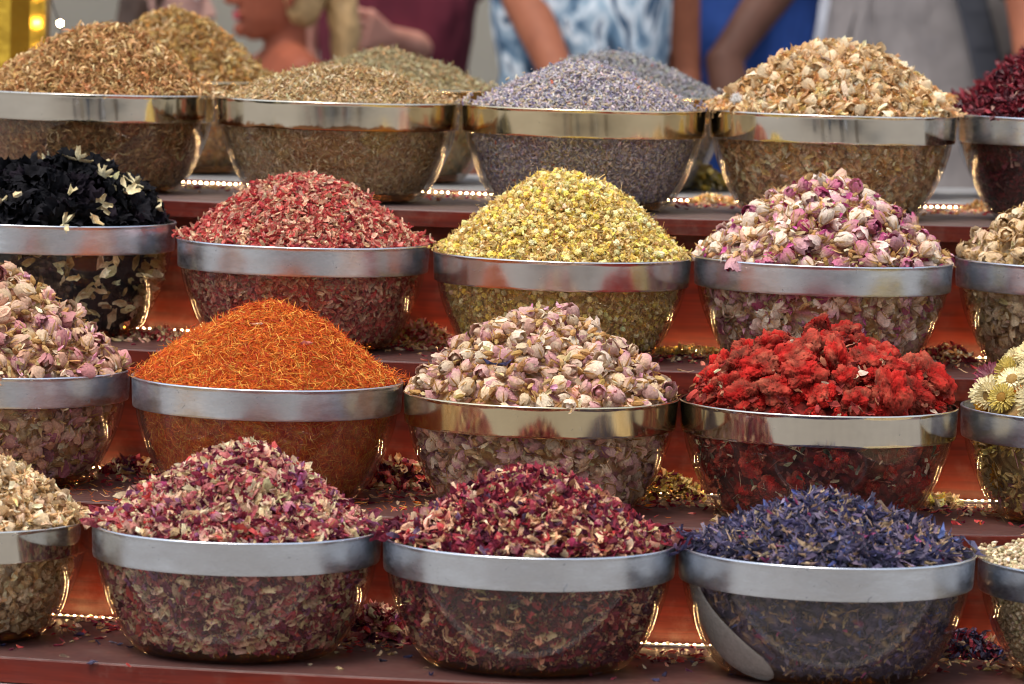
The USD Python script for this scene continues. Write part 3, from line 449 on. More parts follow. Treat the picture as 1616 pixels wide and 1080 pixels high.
# rosebuds: the front ones one by one, those below and behind the glass as one mass
def bud_heap(key, h, e, cols, size, n_single, name, label_one, label_rest, cat, group, seed, kinds=7, open_=(.0, .16), wall_n=240, back_cols=None, gap=.8, extra=(), bumpy=.010, words=()):
    H = Heap(key, h, e, bumpy=bumpy, seed=seed); g = H.g; H_[key] = H
    fs = [rosebud(seed * 50 + k, *cols[k % len(cols)], open_=g.uniform(*open_), petals=int(g.integers(5, 9))) for k in range(kinds)]
    low = [merge([a, b]) for a, b in [rosebud(seed * 70 + k, *cols[k % len(cols)], open_=.15, petals=4) for k in range(kinds)]]
    paths = [form(name, [('petals', a), ('calyx', b)]) for a, b in fs]
    Q, Nn = H.spaced(size * gap, rmax=.985, back=.15)
    cam_d = np.array([-H.x, -H.y, -H.z]) / np.linalg.norm([H.x, H.y, H.z]); facing = Nn @ cam_d; px = (H.x + Q[:, 0]) / (H.y + Q[:, 1]) * F_PX + 808
    ok = (px > -15) & (px < 1631) & (facing > -.05); order = np.argsort(-(facing + g.uniform(0, .05, len(Q)) + ok * 5)); one = order[:min(n_single, ok.sum())]; rest = order[len(one):]
    R = axis_frames(Nn, g); sc = size * g.uniform(.78, 1.2, len(Q)); ks = g.integers(0, kinds, len(Q)); lift = g.uniform(-.08, .30, len(Q)) * size; Qp = Q + Nn * lift[:, None]
    for i in one:
        single(name, paths[ks[i]], R[i] * sc[i], (H.x + Qp[i, 0], H.y + Qp[i, 1], EYE + H.z + Qp[i, 2]), None, cat)
        nm_ = words[ks[i] % len(cols)] + ' ' + label_one[0] + ' ' + zone(H, Q[i]) + ' ' + label_one[1]; tag(stage.GetPrimAtPath(last[0]), nm_, None, group + ', ' + words[ks[i] % len(cols)] + ' ones ' + zone(H, Q[i]))
    Q2, N2 = H.spaced(size * .75, rmax=.97, back=.3); Q2 = Q2 - N2 * size * .38; W, WN = H.wall(wall_n, .006 + size * .22, .004)
    cc = [(c[0], c[0], 1) for c in cols] + [(c[2], c[2], 1) for c in cols]
    m = [bake(low, Q2, axis_frames(N2, g), size * g.uniform(.8, 1.15, len(Q2)), g), bake(low, W, axis_frames(WN, g, .15), size * g.uniform(.75, 1.1, len(W)), g), H.core(back_cols or cc, inset=.014, sink=.012)]
    if len(rest): m.append(bake(low, Qp[rest], R[rest], sc[rest], g))
    for pr, nt, nw, cl in extra:
        p, nn = H.surface(nt); p = p + nn * g.uniform(.000, .010, (nt, 1)); c0, c1 = palette(cl, nt, g); m.append(scatter(pr, p, frames(nn, .7, g), g.uniform(.7, 1.2, nt), c0, c1, g))
        p, nn = H.wall(nw, .005); c0, c1 = palette(cl, nw, g); m.append(scatter(pr, p, frames(nn, .4, g), g.uniform(.7, 1.2, nw), c0, c1, g))
    H.place('mass_of_' + name + 's', merge(m), label_rest, cat)
MAG = [('#cda48c', '#e6d0b8', '#b08a5c'), ('#a83c70', '#dcaab4', '#b8935f'), ('#dfccb2', '#cc94a8', '#a87c4c'), ('#942850', '#c46e8c', '#b08654'), ('#e6d4bc', '#ead6ca', '#c09a68'), ('#cc909c', '#eed8cc', '#b58c5a'), ('#d4b494', '#bc6088', '#a8824e')]
PALE = [('#d0aa84', '#c88e94', '#a87c48'), ('#cf9e8c', '#e0c4a8', '#b0864e'), ('#dfc8a6', '#c88a98', '#a0743e'), ('#bf8a8c', '#dfc8ae', '#ac824a'), ('#d8bc96', '#e2ccb2', '#a67a42'), ('#96586c', '#d0a49c', '#b0864e'), ('#e0ceb0', '#e6cfba', '#ac8048')]
DUSK = [('#c8987e', '#d8b094', '#b08a5a'), ('#b8787a', '#d8b2a0', '#b58e5c'), ('#d4b48e', '#c89490', '#a88050'), ('#985464', '#c48a90', '#b8935e'), ('#d8be9a', '#dab29c', '#b48c58')]
BEIGE = [('#d0b083', '#e0c8a2', '#b8945c'), ('#dcc29a', '#ead8b8', '#c2a06a'), ('#c4a070', '#d8b98c', '#a8844e'), ('#e0cca8', '#d8b090', '#b89460')]
hips = [grain(.0125, .0030, s, 6) for s in range(5)] + [needle(.017, .0008, b, s, 4) for s, b in enumerate((.3, .6, -.3))]
P_HIP = [('#a87c46', '#c09a62', 3), ('#b88c5a', '#ceaa78', 2), ('#8a6038', '#a87e50', 1)]
LF = [('#d8bfa0', '#e6d4ba', 3), ('#b8a070', '#cdb88a', 2), ('#c888a0', '#dcb0bc', 1.5)]
bud_heap((2, 3), .315, 1.65, MAG, .0242, 118, 'magenta_rosebud', ('dried rosebud', 'the heap beside the yellow blossoms'), 'mass of magenta and white rosebuds lower down in the bowl beside the yellow blossoms', 'rosebud', 'rosebuds heaped beside the yellow blossoms', 23, words=('beige', 'magenta', 'cream-lilac', 'crimson', 'ivory', 'rose pink', 'tan-magenta'), extra=[(flakes, 260, 500, LF + [('#a83a78', '#c86a98', 1.5)]), (hips, 220, 160, P_HIP)])
bud_heap((3, 2), .30, 1.7, PALE, .0242, 122, 'pale_rosebud', ('dried rosebud', 'the heap right of the orange needles'), 'mass of pale pink rosebuds lower down in the bowl beside the orange needles', 'rosebud', 'rosebuds heaped between the orange and scarlet heaps', 32, words=('tan-pink', 'dusky pink', 'cream-lilac', 'mauve', 'sandy', 'purple', 'ivory'), open_=(.0, .12), extra=[(flakes, 160, 350, LF), (hips, 200, 160, P_HIP)])
bud_heap((3, 0), .36, 1.35, DUSK, .0245, 60, 'dusky_rosebud', ('dried rosebud', 'the heap left of the orange needles'), 'mass of dusky pink rosebuds in the bowl left of the orange needles', 'rosebud', 'rosebuds heaped left of the orange needles', 30, words=('tan', 'dusky pink', 'cream-pink', 'plum', 'ivory'), extra=[(flakes, 260, 500, LF), (hips, 220, 120, P_HIP)])
bud_heap((2, 4), .29, 1.6, BEIGE, .0235, 45, 'beige_rosebud', ('dried rosebud', 'the beige heap beside the magenta rosebuds'), 'mass of beige rosebuds lower down in the bowl at the right edge', 'rosebud', 'rosebuds heaped right of the magenta rosebuds', 24, words=('beige', 'cream', 'tan', 'ivory'), extra=[(flakes, 200, 400, LF[:2])])
bud_heap((4, 0), .235, 1.7, BEIGE, .0155, 50, 'cream_bud', ('small dried bud', 'the cream heap at the lower left'), 'mass of small cream buds and petals in the bowl at the lower left edge', 'flower bud', 'cream buds heaped at the lower left', 40, words=('beige', 'cream', 'tan', 'ivory'), open_=(.2, .5), wall_n=300, extra=[(flakes, 900, 700, P_CREAM[:3])])
# jasmine: whole buds among the crumpled petals
jf = [form('jasmine_bud', [('petals', a), ('calyx', b)]) for a, b in [rosebud(900 + k, *[('#dcb98a', '#eddab4', '#c08f56'), ('#cfa674', '#e2c596', '#b07c44'), ('#e6d2ac', '#efe0c0', '#c69c60')][k % 3], open_=.35, petals=6) for k in range(5)]]
H = H_[1, 3]; Q, Nn = H.spaced(.0165, rmax=.98); face = Nn @ (-np.array([H.x, H.y, H.z]) / np.linalg.norm([H.x, H.y, H.z])); R = axis_frames(Nn, H.g)
for i in np.argsort(-face)[:105]:
    p = Q[i] + Nn[i] * .002; single('jasmine_bud', jf[int(H.g.integers(5))], R[i] * .0165 * H.g.uniform(.75, 1.3), (H.x + p[0], H.y + p[1], EYE + H.z + p[2]), 'cream jasmine bud ' + zone(H, Q[i]) + ' the crumpled cream heap in the top row', 'flower bud', 'jasmine buds ' + zone(H, Q[i]) + ' the cream heap')
# dark buds lying among the rose petals
for key, nm, cols, lab, n in (((4, 1), 'pink_bud', [('#8a2a50', '#b05a80', '#7a4a3a'), ('#b04a50', '#d88a80', '#a07048')], 'whole dried rosebud among the pink petals of the lowest row', 9), ((4, 2), 'crimson_bud', [('#6a1834', '#8e2c50', '#a07c54'), ('#7c1c3c', '#a03a5c', '#8c6c4a')], 'whole crimson rosebud among the dark petals of the lowest row', 12)):
    fp = [form(nm, [('petals', a), ('calyx', b)]) for a, b in [rosebud(1200 + k, *cols[k % 2], open_=.1) for k in range(3)]]; H = H_[key]; Q, Nn = H.spaced(.045, rmax=.93); face = Nn @ (-np.array([H.x, H.y, H.z]) / 4.6); R = axis_frames(Nn, H.g)
    for i in np.argsort(-face)[:n]:
        p = Q[i] + Nn[i] * .003; single(nm, fp[int(H.g.integers(3))], R[i] * .018 * H.g.uniform(.8, 1.2), (H.x + p[0], H.y + p[1], EYE + H.z + p[2]), lab, 'rosebud', 'rosebuds among the ' + ('pink' if key[1] == 1 else 'crimson') + ' petals')

# scarlet cockscomb: velvety folded heads with scorched hollows
def cockscomb(seed):
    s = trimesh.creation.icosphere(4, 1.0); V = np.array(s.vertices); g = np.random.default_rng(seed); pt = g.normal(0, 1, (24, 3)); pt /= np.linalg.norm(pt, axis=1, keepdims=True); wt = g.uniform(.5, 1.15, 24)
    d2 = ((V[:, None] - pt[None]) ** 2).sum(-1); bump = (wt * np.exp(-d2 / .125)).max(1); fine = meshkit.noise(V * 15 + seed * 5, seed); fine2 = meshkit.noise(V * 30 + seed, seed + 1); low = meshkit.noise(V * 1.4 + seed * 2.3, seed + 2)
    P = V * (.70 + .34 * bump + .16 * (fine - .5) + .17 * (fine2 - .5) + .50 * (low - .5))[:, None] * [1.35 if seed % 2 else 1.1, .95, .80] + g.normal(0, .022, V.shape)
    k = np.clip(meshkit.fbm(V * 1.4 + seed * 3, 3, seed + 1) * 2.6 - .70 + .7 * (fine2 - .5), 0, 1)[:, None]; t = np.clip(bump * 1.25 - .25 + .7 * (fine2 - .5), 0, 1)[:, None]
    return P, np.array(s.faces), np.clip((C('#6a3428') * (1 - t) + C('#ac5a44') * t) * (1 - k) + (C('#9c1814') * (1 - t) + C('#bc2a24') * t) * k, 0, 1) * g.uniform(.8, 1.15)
def scrap_stalk(seed, c): q = needle(1.3, .09, .5, seed, 4); return q[0] + [0, 0, -.5], q[1], np.repeat(c[None], len(q[0]), 0)
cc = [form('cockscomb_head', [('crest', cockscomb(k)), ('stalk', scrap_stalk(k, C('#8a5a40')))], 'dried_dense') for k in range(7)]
H = H_[3, 3] = Heap((3, 3), .212, 2.4, fill=.95, seed=33, bumpy=.020); Q, Nn = H.spaced(.0300, rmax=.88, back=.2); face = Nn @ (-np.array([H.x, H.y, H.z]) / 4.7); R = frames(Nn, .6, H.g); od = np.argsort(-face)
for i in od[:95]:
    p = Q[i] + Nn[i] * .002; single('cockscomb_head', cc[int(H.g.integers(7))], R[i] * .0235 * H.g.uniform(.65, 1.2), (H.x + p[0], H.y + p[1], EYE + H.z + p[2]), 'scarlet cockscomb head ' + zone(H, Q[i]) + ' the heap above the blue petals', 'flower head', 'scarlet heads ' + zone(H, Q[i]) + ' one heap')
cl = []
for k in range(5):
    V, Fc, n_ = cockscomb(k + 40); cl.append((V, Fc, n_))
Q2, N2 = H.spaced(.024, rmax=.95, back=.3); W, WN = H.wall(62, .021, .004); Q2 = Q2 - N2 * .010; xr = Q[od[95:]]
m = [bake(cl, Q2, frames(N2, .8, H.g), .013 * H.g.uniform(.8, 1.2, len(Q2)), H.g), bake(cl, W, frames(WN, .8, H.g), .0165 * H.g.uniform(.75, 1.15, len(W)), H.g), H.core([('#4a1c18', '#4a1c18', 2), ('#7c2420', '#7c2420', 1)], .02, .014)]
for nt, cl_ in ((380, [('#8a4a3c', '#b07a5c', 2), ('#7c2c2a', '#a0443c', 3), ('#cdb894', '#ddccae', .5)]),):
    p, nn = H.surface(nt); c0, c1 = palette(cl_, nt, H.g); m.append(scatter(flakes + big_flakes[:4], p + nn * H.g.uniform(0, .012, (nt, 1)), frames(nn, .9, H.g), H.g.uniform(.6, 1.2, nt), c0, c1, H.g))
    p, nn = H.wall(420, .008); c0, c1 = palette([('#7a3a30', '#96584a', 2), ('#c8b490', '#dac8a8', .7), ('#5c5a48', '#7c7a62', .5)], 420, H.g); m.append(scatter(flakes + straws, p, frames(nn, .5, H.g), H.g.uniform(.5, 1.0, 420), c0, c1, H.g))
H.place('mass_of_cockscomb', merge(m), 'mass of scarlet cockscomb and chaff lower down in its bowl', 'flower heads', 'dried_dense')

# strawflowers: rings of narrow stiff bracts round a flat disc
def strawflower(seed, c_b, c_tip, c_disc, closed=.5):
    g = np.random.default_rng(seed); br = []
    for ring, (n, r0, tl, ln) in enumerate(((13, .28, 1.25, .44), (18, .34, .90, .58), (21, .38, .55, .68), (22, .40, .22, .72), (20, .38, -.05, .66))):
        for k in range(n):
            a = (k + g.uniform(-.25, .25)) * 2 * math.pi / n + ring * .4; V, Fc, t = patch(ln * g.uniform(.85, 1.1), .20, -.9, .8, 4, 3, .10, .55, .015, int(g.integers(1e6))); V = V + [ln / 2, 0, 0]
            el = tl * closed * 1.5 + g.normal(0, .08); V = V @ rot([0, 1, 0], -el).T + [r0, 0, .10 * ring * -.6 + .1]; br.append((V @ rot([0, 0, 1], a).T, Fc, t, (C(c_b) * g.uniform(.8, 1.1), C(c_tip) * g.uniform(.85, 1.1))))
    dv = trimesh.creation.icosphere(3, 1.0); V = np.array(dv.vertices) * [.38, .38, .20]; V[:, 2] += .12; n = meshkit.noise(V * 26); V = V * (1 + .10 * (n - .5))[:, None]
    back = (np.array(dv.vertices) * [.42, .42, .25] + [0, 0, -.08], np.array(dv.faces), np.zeros(len(dv.vertices)), (C(c_b) * .8, C(c_b)))
    return join(br + [back]), join([(V, np.array(dv.faces), n, (C(c_disc) * .7, C(c_disc)))])
SF = [('#d8c894', '#efe6c4', '#a8844c'), ('#e2d6a6', '#f4ecd0', '#b08c50'), ('#d8a030', '#e8bc48', '#b06a20'), ('#d8c060', '#ecdc90', '#a87c34'), ('#b0526c', '#e0b0b4', '#8c5a3c'), ('#c87a2c', '#dca048', '#94541c')]
sf = []
for k in range(9):
    a, b = strawflower(300 + k, *SF[(0, 1, 2, 0, 3, 1, 4, 5, 0)[k]], closed=(.3, .55, .35, .7, .5, .2, .4, .5, .45)[k]); sf.append((a, b))
sfp = [form('strawflower', [('bracts', a), ('disc', b)]) for a, b in sf]
H = H_[3, 4] = Heap((3, 4), .30, 1.75, seed=34, bumpy=.012); Q, Nn = H.spaced(.0265, rmax=.90, back=.1); face = Nn @ (-np.array([H.x, H.y, H.z]) / 4.7); R = frames(Nn * .6 + np.array([-.2, -.75, .1]), .35, H.g)
for i in np.argsort(-face)[:64]:
    k = int(H.g.choice(9, p=[.2, .2, .06, .17, .14, .1, .03, .02, .08])); p = Q[i] + Nn[i] * .004; single('strawflower', sfp[k], R[i] * .0188 * H.g.uniform(.75, 1.15), (H.x + p[0], H.y + p[1], EYE + H.z + p[2]), ('cream', 'cream', 'golden orange', 'cream', 'yellow', 'cream', 'pink', 'amber', 'cream')[k] + ' dried strawflower ' + zone(H, Q[i]) + ' the heap at the right edge', 'strawflower', 'strawflowers ' + zone(H, Q[i]) + ' one heap, ' + ('cream', 'cream', 'golden orange', 'cream', 'yellow', 'cream', 'pink', 'amber', 'cream')[k])
W, WN = H.wall(45, .016, .006); sm = [merge([a, b]) for a, b in sf]; Q2, N2 = H.spaced(.04, rmax=.95, back=.2)
m = [bake(sm, W, frames(WN, .9, H.g), .018 * H.g.uniform(.8, 1.1, len(W)), H.g), bake(sm, Q2 - N2 * .012, frames(N2, .9, H.g), .018 * np.ones(len(Q2)), H.g), H.core([('#8a6a40', '#8a6a40', 1), ('#a08a5c', '#a08a5c', 1)], .016, .014)]
p, nn = H.wall(900, .006); c0, c1 = palette(P_YELF + [('#b86a7c', '#cc98a0', .6)], 900, H.g); m.append(scatter(flakes + straws, p, frames(nn, .6, H.g), H.g.uniform(.5, 1.1, 900), c0, c1, H.g))
H.place('mass_of_strawflowers', merge(m), 'mass of strawflowers and loose bracts lower down in the right edge bowl', 'flower heads')

# black hollyhock: ruffled black flowers with cream sepals
def ruffle(seed, dark):
    g = np.random.default_rng(seed); ps = []
    for k in range(9):
        u = np.linspace(0, 1, 9); v = np.linspace(-1, 1, 11); Um, Vm = np.meshgrid(u, v, indexing='ij'); ph = k * 2.4 + g.uniform(-.3, .3); el = g.uniform(.2, 1.35); w = .30 + .55 * Um
        P = np.stack([Um * 1.0, Vm * w, .16 * Um * np.sin(Vm * g.uniform(7, 12) + g.uniform(0, 6)) + .10 * np.sin(5 * Um + 3 * Vm + k) - .35 * Um ** 2], -1).reshape(-1, 3) + g.normal(0, .028, (99, 3))
        P = P @ rot([0, 1, 0], -el).T @ rot([0, 0, 1], ph).T; ps.append((P, quads(9, 11), np.clip(Um.ravel() + g.normal(0, .1, 99), 0, 1), (C(dark[0]), C(dark[1]))))
    return join(ps)
def calyx_star(seed):
    g = np.random.default_rng(seed); ps = []
    for k in range(6):
        V, Fc, t = patch(.62, .34, -.9, .7, 5, 3, .06, .6, .03, seed + k); V = (V + [.30, 0, 0]) @ rot([0, 1, 0], -g.uniform(-.2, .9)).T @ rot([0, 0, 1], k * 1.05 + g.uniform(-.2, .2)).T; ps.append((V, Fc, t, (C('#c8b68a'), C('#e4dab4'))))
    return join(ps)
def off(m, d): return m[0] + np.asarray(d), m[1], m[2]
BL = [('#0e0d10', '#1c1b1f'), ('#110e12', '#211b22'), ('#0b0b0d', '#1a1a1d')]
hf = []
for k in range(6):
    cs = calyx_star(600 + k); cs = (cs[0] * (1.15 + .08 * k) @ rot([1, 0, 0], (0, .5, -.4, .7, -.6, .2)[k]).T @ rot([0, 1, 0], (0, -.3, .5, .2, -.5, .6)[k]).T, cs[1], cs[2]); hf.append((ruffle(500 + k, BL[k % 3]), off(cs, ((.1, 0, .85), (0, .1, .80), (.15, .1, .75), (-.2, .0, .85), (.1, -.2, .8), (.2, -.1, .78))[k])))
hp = [form('hollyhock_flower', [('petals', a)] + ([('sepals', b)] if k != 0 else []), 'dried_dense') for k, (a, b) in enumerate(hf)]
H = H_[2, 0] = Heap((2, 0), .205, 2.3, fill=.93, seed=20, bumpy=.020); Q, Nn = H.spaced(.028, rmax=.93, back=.15); face = Nn @ (-np.array([H.x, H.y, H.z]) / 5.1); R = frames(Nn, .7, H.g)
for i in np.argsort(-face)[:58]:
    k = int(H.g.choice(6, p=[.60, .08, .10, .08, .06, .08])); p = Q[i] - Nn[i] * .006; single('hollyhock_flower', hp[k], R[i] * .0215 * H.g.uniform(.8, 1.2), (H.x + p[0], H.y + p[1], EYE + H.z + p[2]), 'black ruffled hollyhock flower ' + ('without sepals' if k == 0 else 'with cream sepals') + ' ' + zone(H, Q[i]) + ' the black heap', 'flower head', 'black flowers ' + zone(H, Q[i]) + ' one heap, ' + ('without sepals' if k == 0 else 'with cream sepals'))
W, WN = H.wall(80, .026, .003); fl = [a for a, b in hf]; Q2, N2 = H.spaced(.03, rmax=.95, back=.2)
m = [bake(fl, W, frames(-WN, .5, H.g), .017 * np.ones(len(W)), H.g), bake(fl, Q2 - N2 * .012, frames(N2, .8, H.g), .02 * np.ones(len(Q2)), H.g), H.core([('#141218', '#141218', 1), ('#1e1a20', '#1e1a20', 1)], .022, .014)]
p, nn = H.wall(230, .0045, .004); c0, c1 = palette([('#b8a478', '#d8c8a0', 3), ('#8a7444', '#a89060', 2), ('#d2c49c', '#e4dcbc', 1)], 230, H.g); m.append(scatter(big_flakes, p, frames(nn, .5, H.g), H.g.uniform(.6, 1.5, 230), c0, c1, H.g))
p, nn = H.surface(26); c0, c1 = palette([('#c8b88c', '#e2d8b4', 1)], 60, H.g); m.append(scatter(big_flakes, p + nn * .012, frames(nn, .7, H.g), H.g.uniform(.7, 1.5, 60), c0, c1, H.g))
H.place('mass_of_hollyhock', merge(m), 'mass of black hollyhock petals and cream sepals lower down in its bowl', 'flower heads', 'dried_dense')

# hibiscus calyces: cups of curling fleshy lobes
def calyx_cup(seed):
    g = np.random.default_rng(seed); ps = []
    for k in range(6):
        V, Fc, t = patch(1.15, .42, -1.5 + g.uniform(-.5, .8), 1.1, 6, 4, .08, .55, .035, seed * 9 + k); V = (V + [.5, 0, 0]) @ rot([0, 1, 0], -g.uniform(.5, 1.25)).T @ rot([0, 0, 1], k * 1.05 + g.uniform(-.25, .25)).T
        a, b = C(('#4a101c', '#6c1824', '#3a0c16')[k % 3]), C(('#8c2630', '#a8404a', '#5c1a24')[k % 3]); ps.append((V, Fc, t, (a, b)))
    return join(ps)
hc = [form('hibiscus_calyx', [('lobes', calyx_cup(700 + k))], 'dried_waxy') for k in range(6)]
H = H_[1, 4]; Q, Nn = H.spaced(.022, rmax=.95); face = Nn @ (-np.array([H.x, H.y, H.z]) / 5.3); R = frames(Nn, .8, H.g)
for i in np.argsort(-face)[:72]:
    p = Q[i]; single('hibiscus_calyx', hc[int(H.g.integers(6))], R[i] * .0165 * H.g.uniform(.8, 1.3), (H.x + p[0], H.y + p[1], EYE + H.z + p[2]), 'dark red dried hibiscus calyx ' + zone(H, Q[i]) + ' the heap at the upper right', 'calyx', 'hibiscus calyces ' + zone(H, Q[i]) + ' one heap')
#PART3
# ---------------------------------------------------------------- spilled petals on the shelves and strays
def on_shelf(row, px_list, g):                                     # along a shelf: (angle from, angle to, depth from the riser, spread, height, count, palette, forms)
    out = []
    for a0, a1, dr, w, hh, n, cl, pr in px_list:
        t = g.uniform(0, 1, n); a = a0 + (a1 - a0) * t; prof = np.sin(np.pi * np.clip(t, .02, .98)) ** .7; q = g.normal(0, .5, n); R = LEDR[row] + dr + q * w
        z = SHELF_Z[row] + .0012 + hh * prof * np.exp(-q ** 2 * 1.6) * g.uniform(.1, 1, n); R = np.maximum(R, BACK[row] + .006)
        P = np.stack([ARC[0] + R * np.sin(a), ARC[1] - R * np.cos(a), z], 1); c0, c1 = palette(cl, n, g); nn = np.tile([0, 0, 1.0], (n, 1)); out.append(scatter(pr, P, frames(nn, .35 if hh < .004 else .8, g), g.uniform(.6, 1.1, n), c0, c1, g))
    return merge(out)
def ang(row, px):                                                   # the direction on a shelf that lies at this column's bearing
    b = (px - 808) / F_PX; R = LEDR[row] + .05; lo, hi = -.4, .3
    for _ in range(40):
        m = (lo + hi) / 2; lo, hi = (m, hi) if (ARC[0] + R * math.sin(m)) / (ARC[1] - R * math.cos(m)) < b else (lo, m)
    return lo
gl = np.random.default_rng(77); A = ang
MIXP = P_RED[:3] + P_CREAM[:2] + P_DARK[:2]
LIT = {1: [(A(1, 1085), A(1, 1160), .012, .02, .012, 120, P_CREAM + P_YELF[:1], flakes), (A(1, 1520), A(1, 1570), .03, .02, .012, 70, P_CURL, flakes), (A(1, -20), A(1, 1640), .1, .12, .0, 160, P_CREAM + P_CURL, flakes + straws), (A(1, 640), A(1, 720), .03, .02, .006, 60, P_HUSK, husk)],
       2: [(A(2, 590), A(2, 720), .03, .035, .030, 700, P_RED + P_YELF[:1], flakes), (A(2, 1030), A(2, 1150), .02, .03, .008, 170, P_YELF + MAG and P_YELF, flakes), (A(2, 1460), A(2, 1545), .03, .025, .022, 260, P_CREAM[1:4] + P_HIB[:2], flakes), (A(2, 225), A(2, 320), .10, .05, .012, 240, P_RED + P_CREAM[:1], flakes), (A(2, -20), A(2, 1640), .12, .14, .0, 260, MIXP, flakes + straws)],
       3: [(A(3, 150), A(3, 255), .012, .02, .016, 300, P_DARK + P_CREAM, big_flakes), (A(3, 570), A(3, 690), .02, .03, .032, 520, P_DARK[:4] + P_RED[:2] + P_CREAM[:2], big_flakes + flakes), (A(3, 1000), A(3, 1120), .02, .03, .030, 520, P_YELF + P_DARK[:1] + [('#7a6a34', '#94824a', 3)], flakes + fluff), (A(3, 1450), A(3, 1530), .02, .02, .010, 160, P_CREAM + P_YEL, big_flakes), (A(3, -20), A(3, 1640), .15, .14, .0, 260, MIXP + P_SAFF, flakes + needles), (A(3, 60), A(3, 700), .20, .08, .0, 240, P_SAFF, needles)],
       4: [(A(4, 540), A(4, 670), .02, .03, .036, 560, P_ROSE + P_DARK, big_flakes + flakes), (A(4, 1480), A(4, 1610), .02, .03, .030, 460, P_BLUE + P_DARK[:2], strips_ + flakes), (A(4, 100), A(4, 190), .012, .012, .002, 50, P_ROSE, flakes), (A(4, -20), A(4, 1640), .15, .14, .0, 110, P_ROSE + P_BLUE, flakes)]}
GAP = {1: (342, 728, 1117, 1512), 2: (280, 682, 1093, 1505), 3: (207, 637, 1071, 1515), 4: (144, 604, 1069, 1541)}
for r in GAP:
    for q in GAP[r]:
        LIT[r].append((A(r, q - 60), A(r, q + 60), .08, .07, .0, 60, P_CREAM[:3] + P_DARK[:2] + P_RED[:2], flakes + chip))
LITL = {1: 'loose petals and husks spilled on the top shelf', 2: 'red and straw coloured petals spilled on the second shelf from the top', 3: 'crimson, straw and orange scraps spilled on the third shelf from the top', 4: 'rose and violet petals spilled on the lowest shelf'}
for r in LIT:
    m = on_shelf(r, LIT[r], gl); o = obj('spilled_petals', m[:2], 'dried_petal', None, tint=m[2]); UsdGeom.Xformable(o).AddTranslateOp().Set(Gf.Vec3d(0, 0, EYE)); tag(o, LITL[r], 'petals', kind='stuff')
# the yellow blossoms that lie on the hindmost shelf, seen between lavender and jasmine
g = np.random.default_rng(5); n = 420; P = np.stack([.262 + g.normal(0, .028, n), 5.80 + g.normal(0, .03, n), np.zeros(n)], 1); P[:, 2] = SHELF_Z[0] + EYE + .003 + .030 * np.exp(-((P[:, 0] - .262) / .03) ** 2) * g.uniform(0, 1, n)
c0, c1 = palette(P_YEL, n, g); m = scatter(balls + fluff, P, frames(np.tile([0, 0, 1.0], (n, 1)), .8, g), g.uniform(.9, 1.5, n), c0, c1, g); o = obj('spilled_blossoms', m[:2], 'dried_petal', None, tint=m[2]); tag(o, 'small pile of yellow blossoms on the back shelf between lavender and jasmine bowls', 'blossoms', kind='stuff')

# a grey rounded scoop built inside the glass in place of a frosted reflection
def tongue(key):
    H = H_[key]; u = np.linspace(0, 1, 22); v = np.linspace(-1, 1, 9); U, V = np.meshgrid(u, v, indexing='ij'); z = -H.H * (.27 + .71 * U); cen = H.front - 1.26 + .60 * U ** 1.25
    wd = np.where(U < .72, .11 + .31 * U, (.11 + .31 * .72) * np.sqrt(np.clip(1 - ((U - .72) / .285) ** 2, .0, 1))); a = cen + V * wd
    o = H.prof[::-1]; r = np.interp(z, o[:, 1], o[:, 0]) - .0052; lay = [np.stack([(r - d) * np.cos(a), (r - d) * np.sin(a), z], -1).reshape(-1, 3) for d in (0, .0022)]
    k = 22 * 9; f = quads(22, 9); ed = [i * 9 for i in range(22)] + [21 * 9 + j for j in range(1, 9)] + [i * 9 + 8 for i in range(20, -1, -1)] + list(range(7, 0, -1)); side = []
    for i in range(len(ed)): a_, b_ = ed[i], ed[(i + 1) % len(ed)]; side += [(a_, b_, b_ + k), (a_, b_ + k, a_ + k)]
    return np.vstack(lay) + [H.x, H.y, EYE + H.z], np.vstack([f, f[:, ::-1] + k, side])
tag(obj('plastic_scoop', tongue((4, 3)), 'frosted_grey', None, smooth=50), 'grey rounded frosted scoop pressed against the glass of the violet blue petal bowl', 'inlay')

# strays: white fluff, twigs, single petals of another colour
def stray(name, mesh, material, key, rho, phi, lift, label, cat, tint=None):
    H = H_[key]; P = np.array([[rho * H.rf * math.cos(phi), rho * H.rf * math.sin(phi)]]); z = H.top(P)[0] + lift; o = obj(name, mesh, material, None, smooth=True, tint=tint); UsdGeom.Xformable(o).AddTranslateOp().Set(Gf.Vec3d(H.x + P[0, 0], H.y + P[0, 1], EYE + H.z + z)); return tag(o, label, cat)
down = [needle(.012, .00030, b, s) for s, b in enumerate((.3, -.3, .6, .1))]; g = np.random.default_rng(3)
D_ = np.random.default_rng(8).normal(0, 1, (420, 3)); D_ /= np.linalg.norm(D_, axis=1, keepdims=True); dv, df, _ = scatter(down, D_ * .004, frames(D_, 1.2, g), g.uniform(.6, 1.2, 420), np.ones((420, 3)), np.ones((420, 3)), g)
stray('white_down', (dv, df), 'feather_white', (1, 3), .93, math.radians(206), .008, 'tuft of white down at the left foot of the cream jasmine heap', 'down tuft')
def twig(L, r, seed): q = needle(L, r, .25, seed, 5); return q[0] @ rot([0, 1, 0], -.35).T @ rot([0, 0, 1], .3 + seed).T, q[1]
stray('twig', twig(.028, .0016, 1), 'twig_bark', (1, 3), .60, math.radians(228), .010, 'short grey twig high on the cream jasmine heap', 'twig')
stray('twig', twig(.022, .0022, 2), 'twig_bark', (1, 3), .55, math.radians(258), .009, 'thick dark twig at the middle of the cream jasmine heap', 'twig')
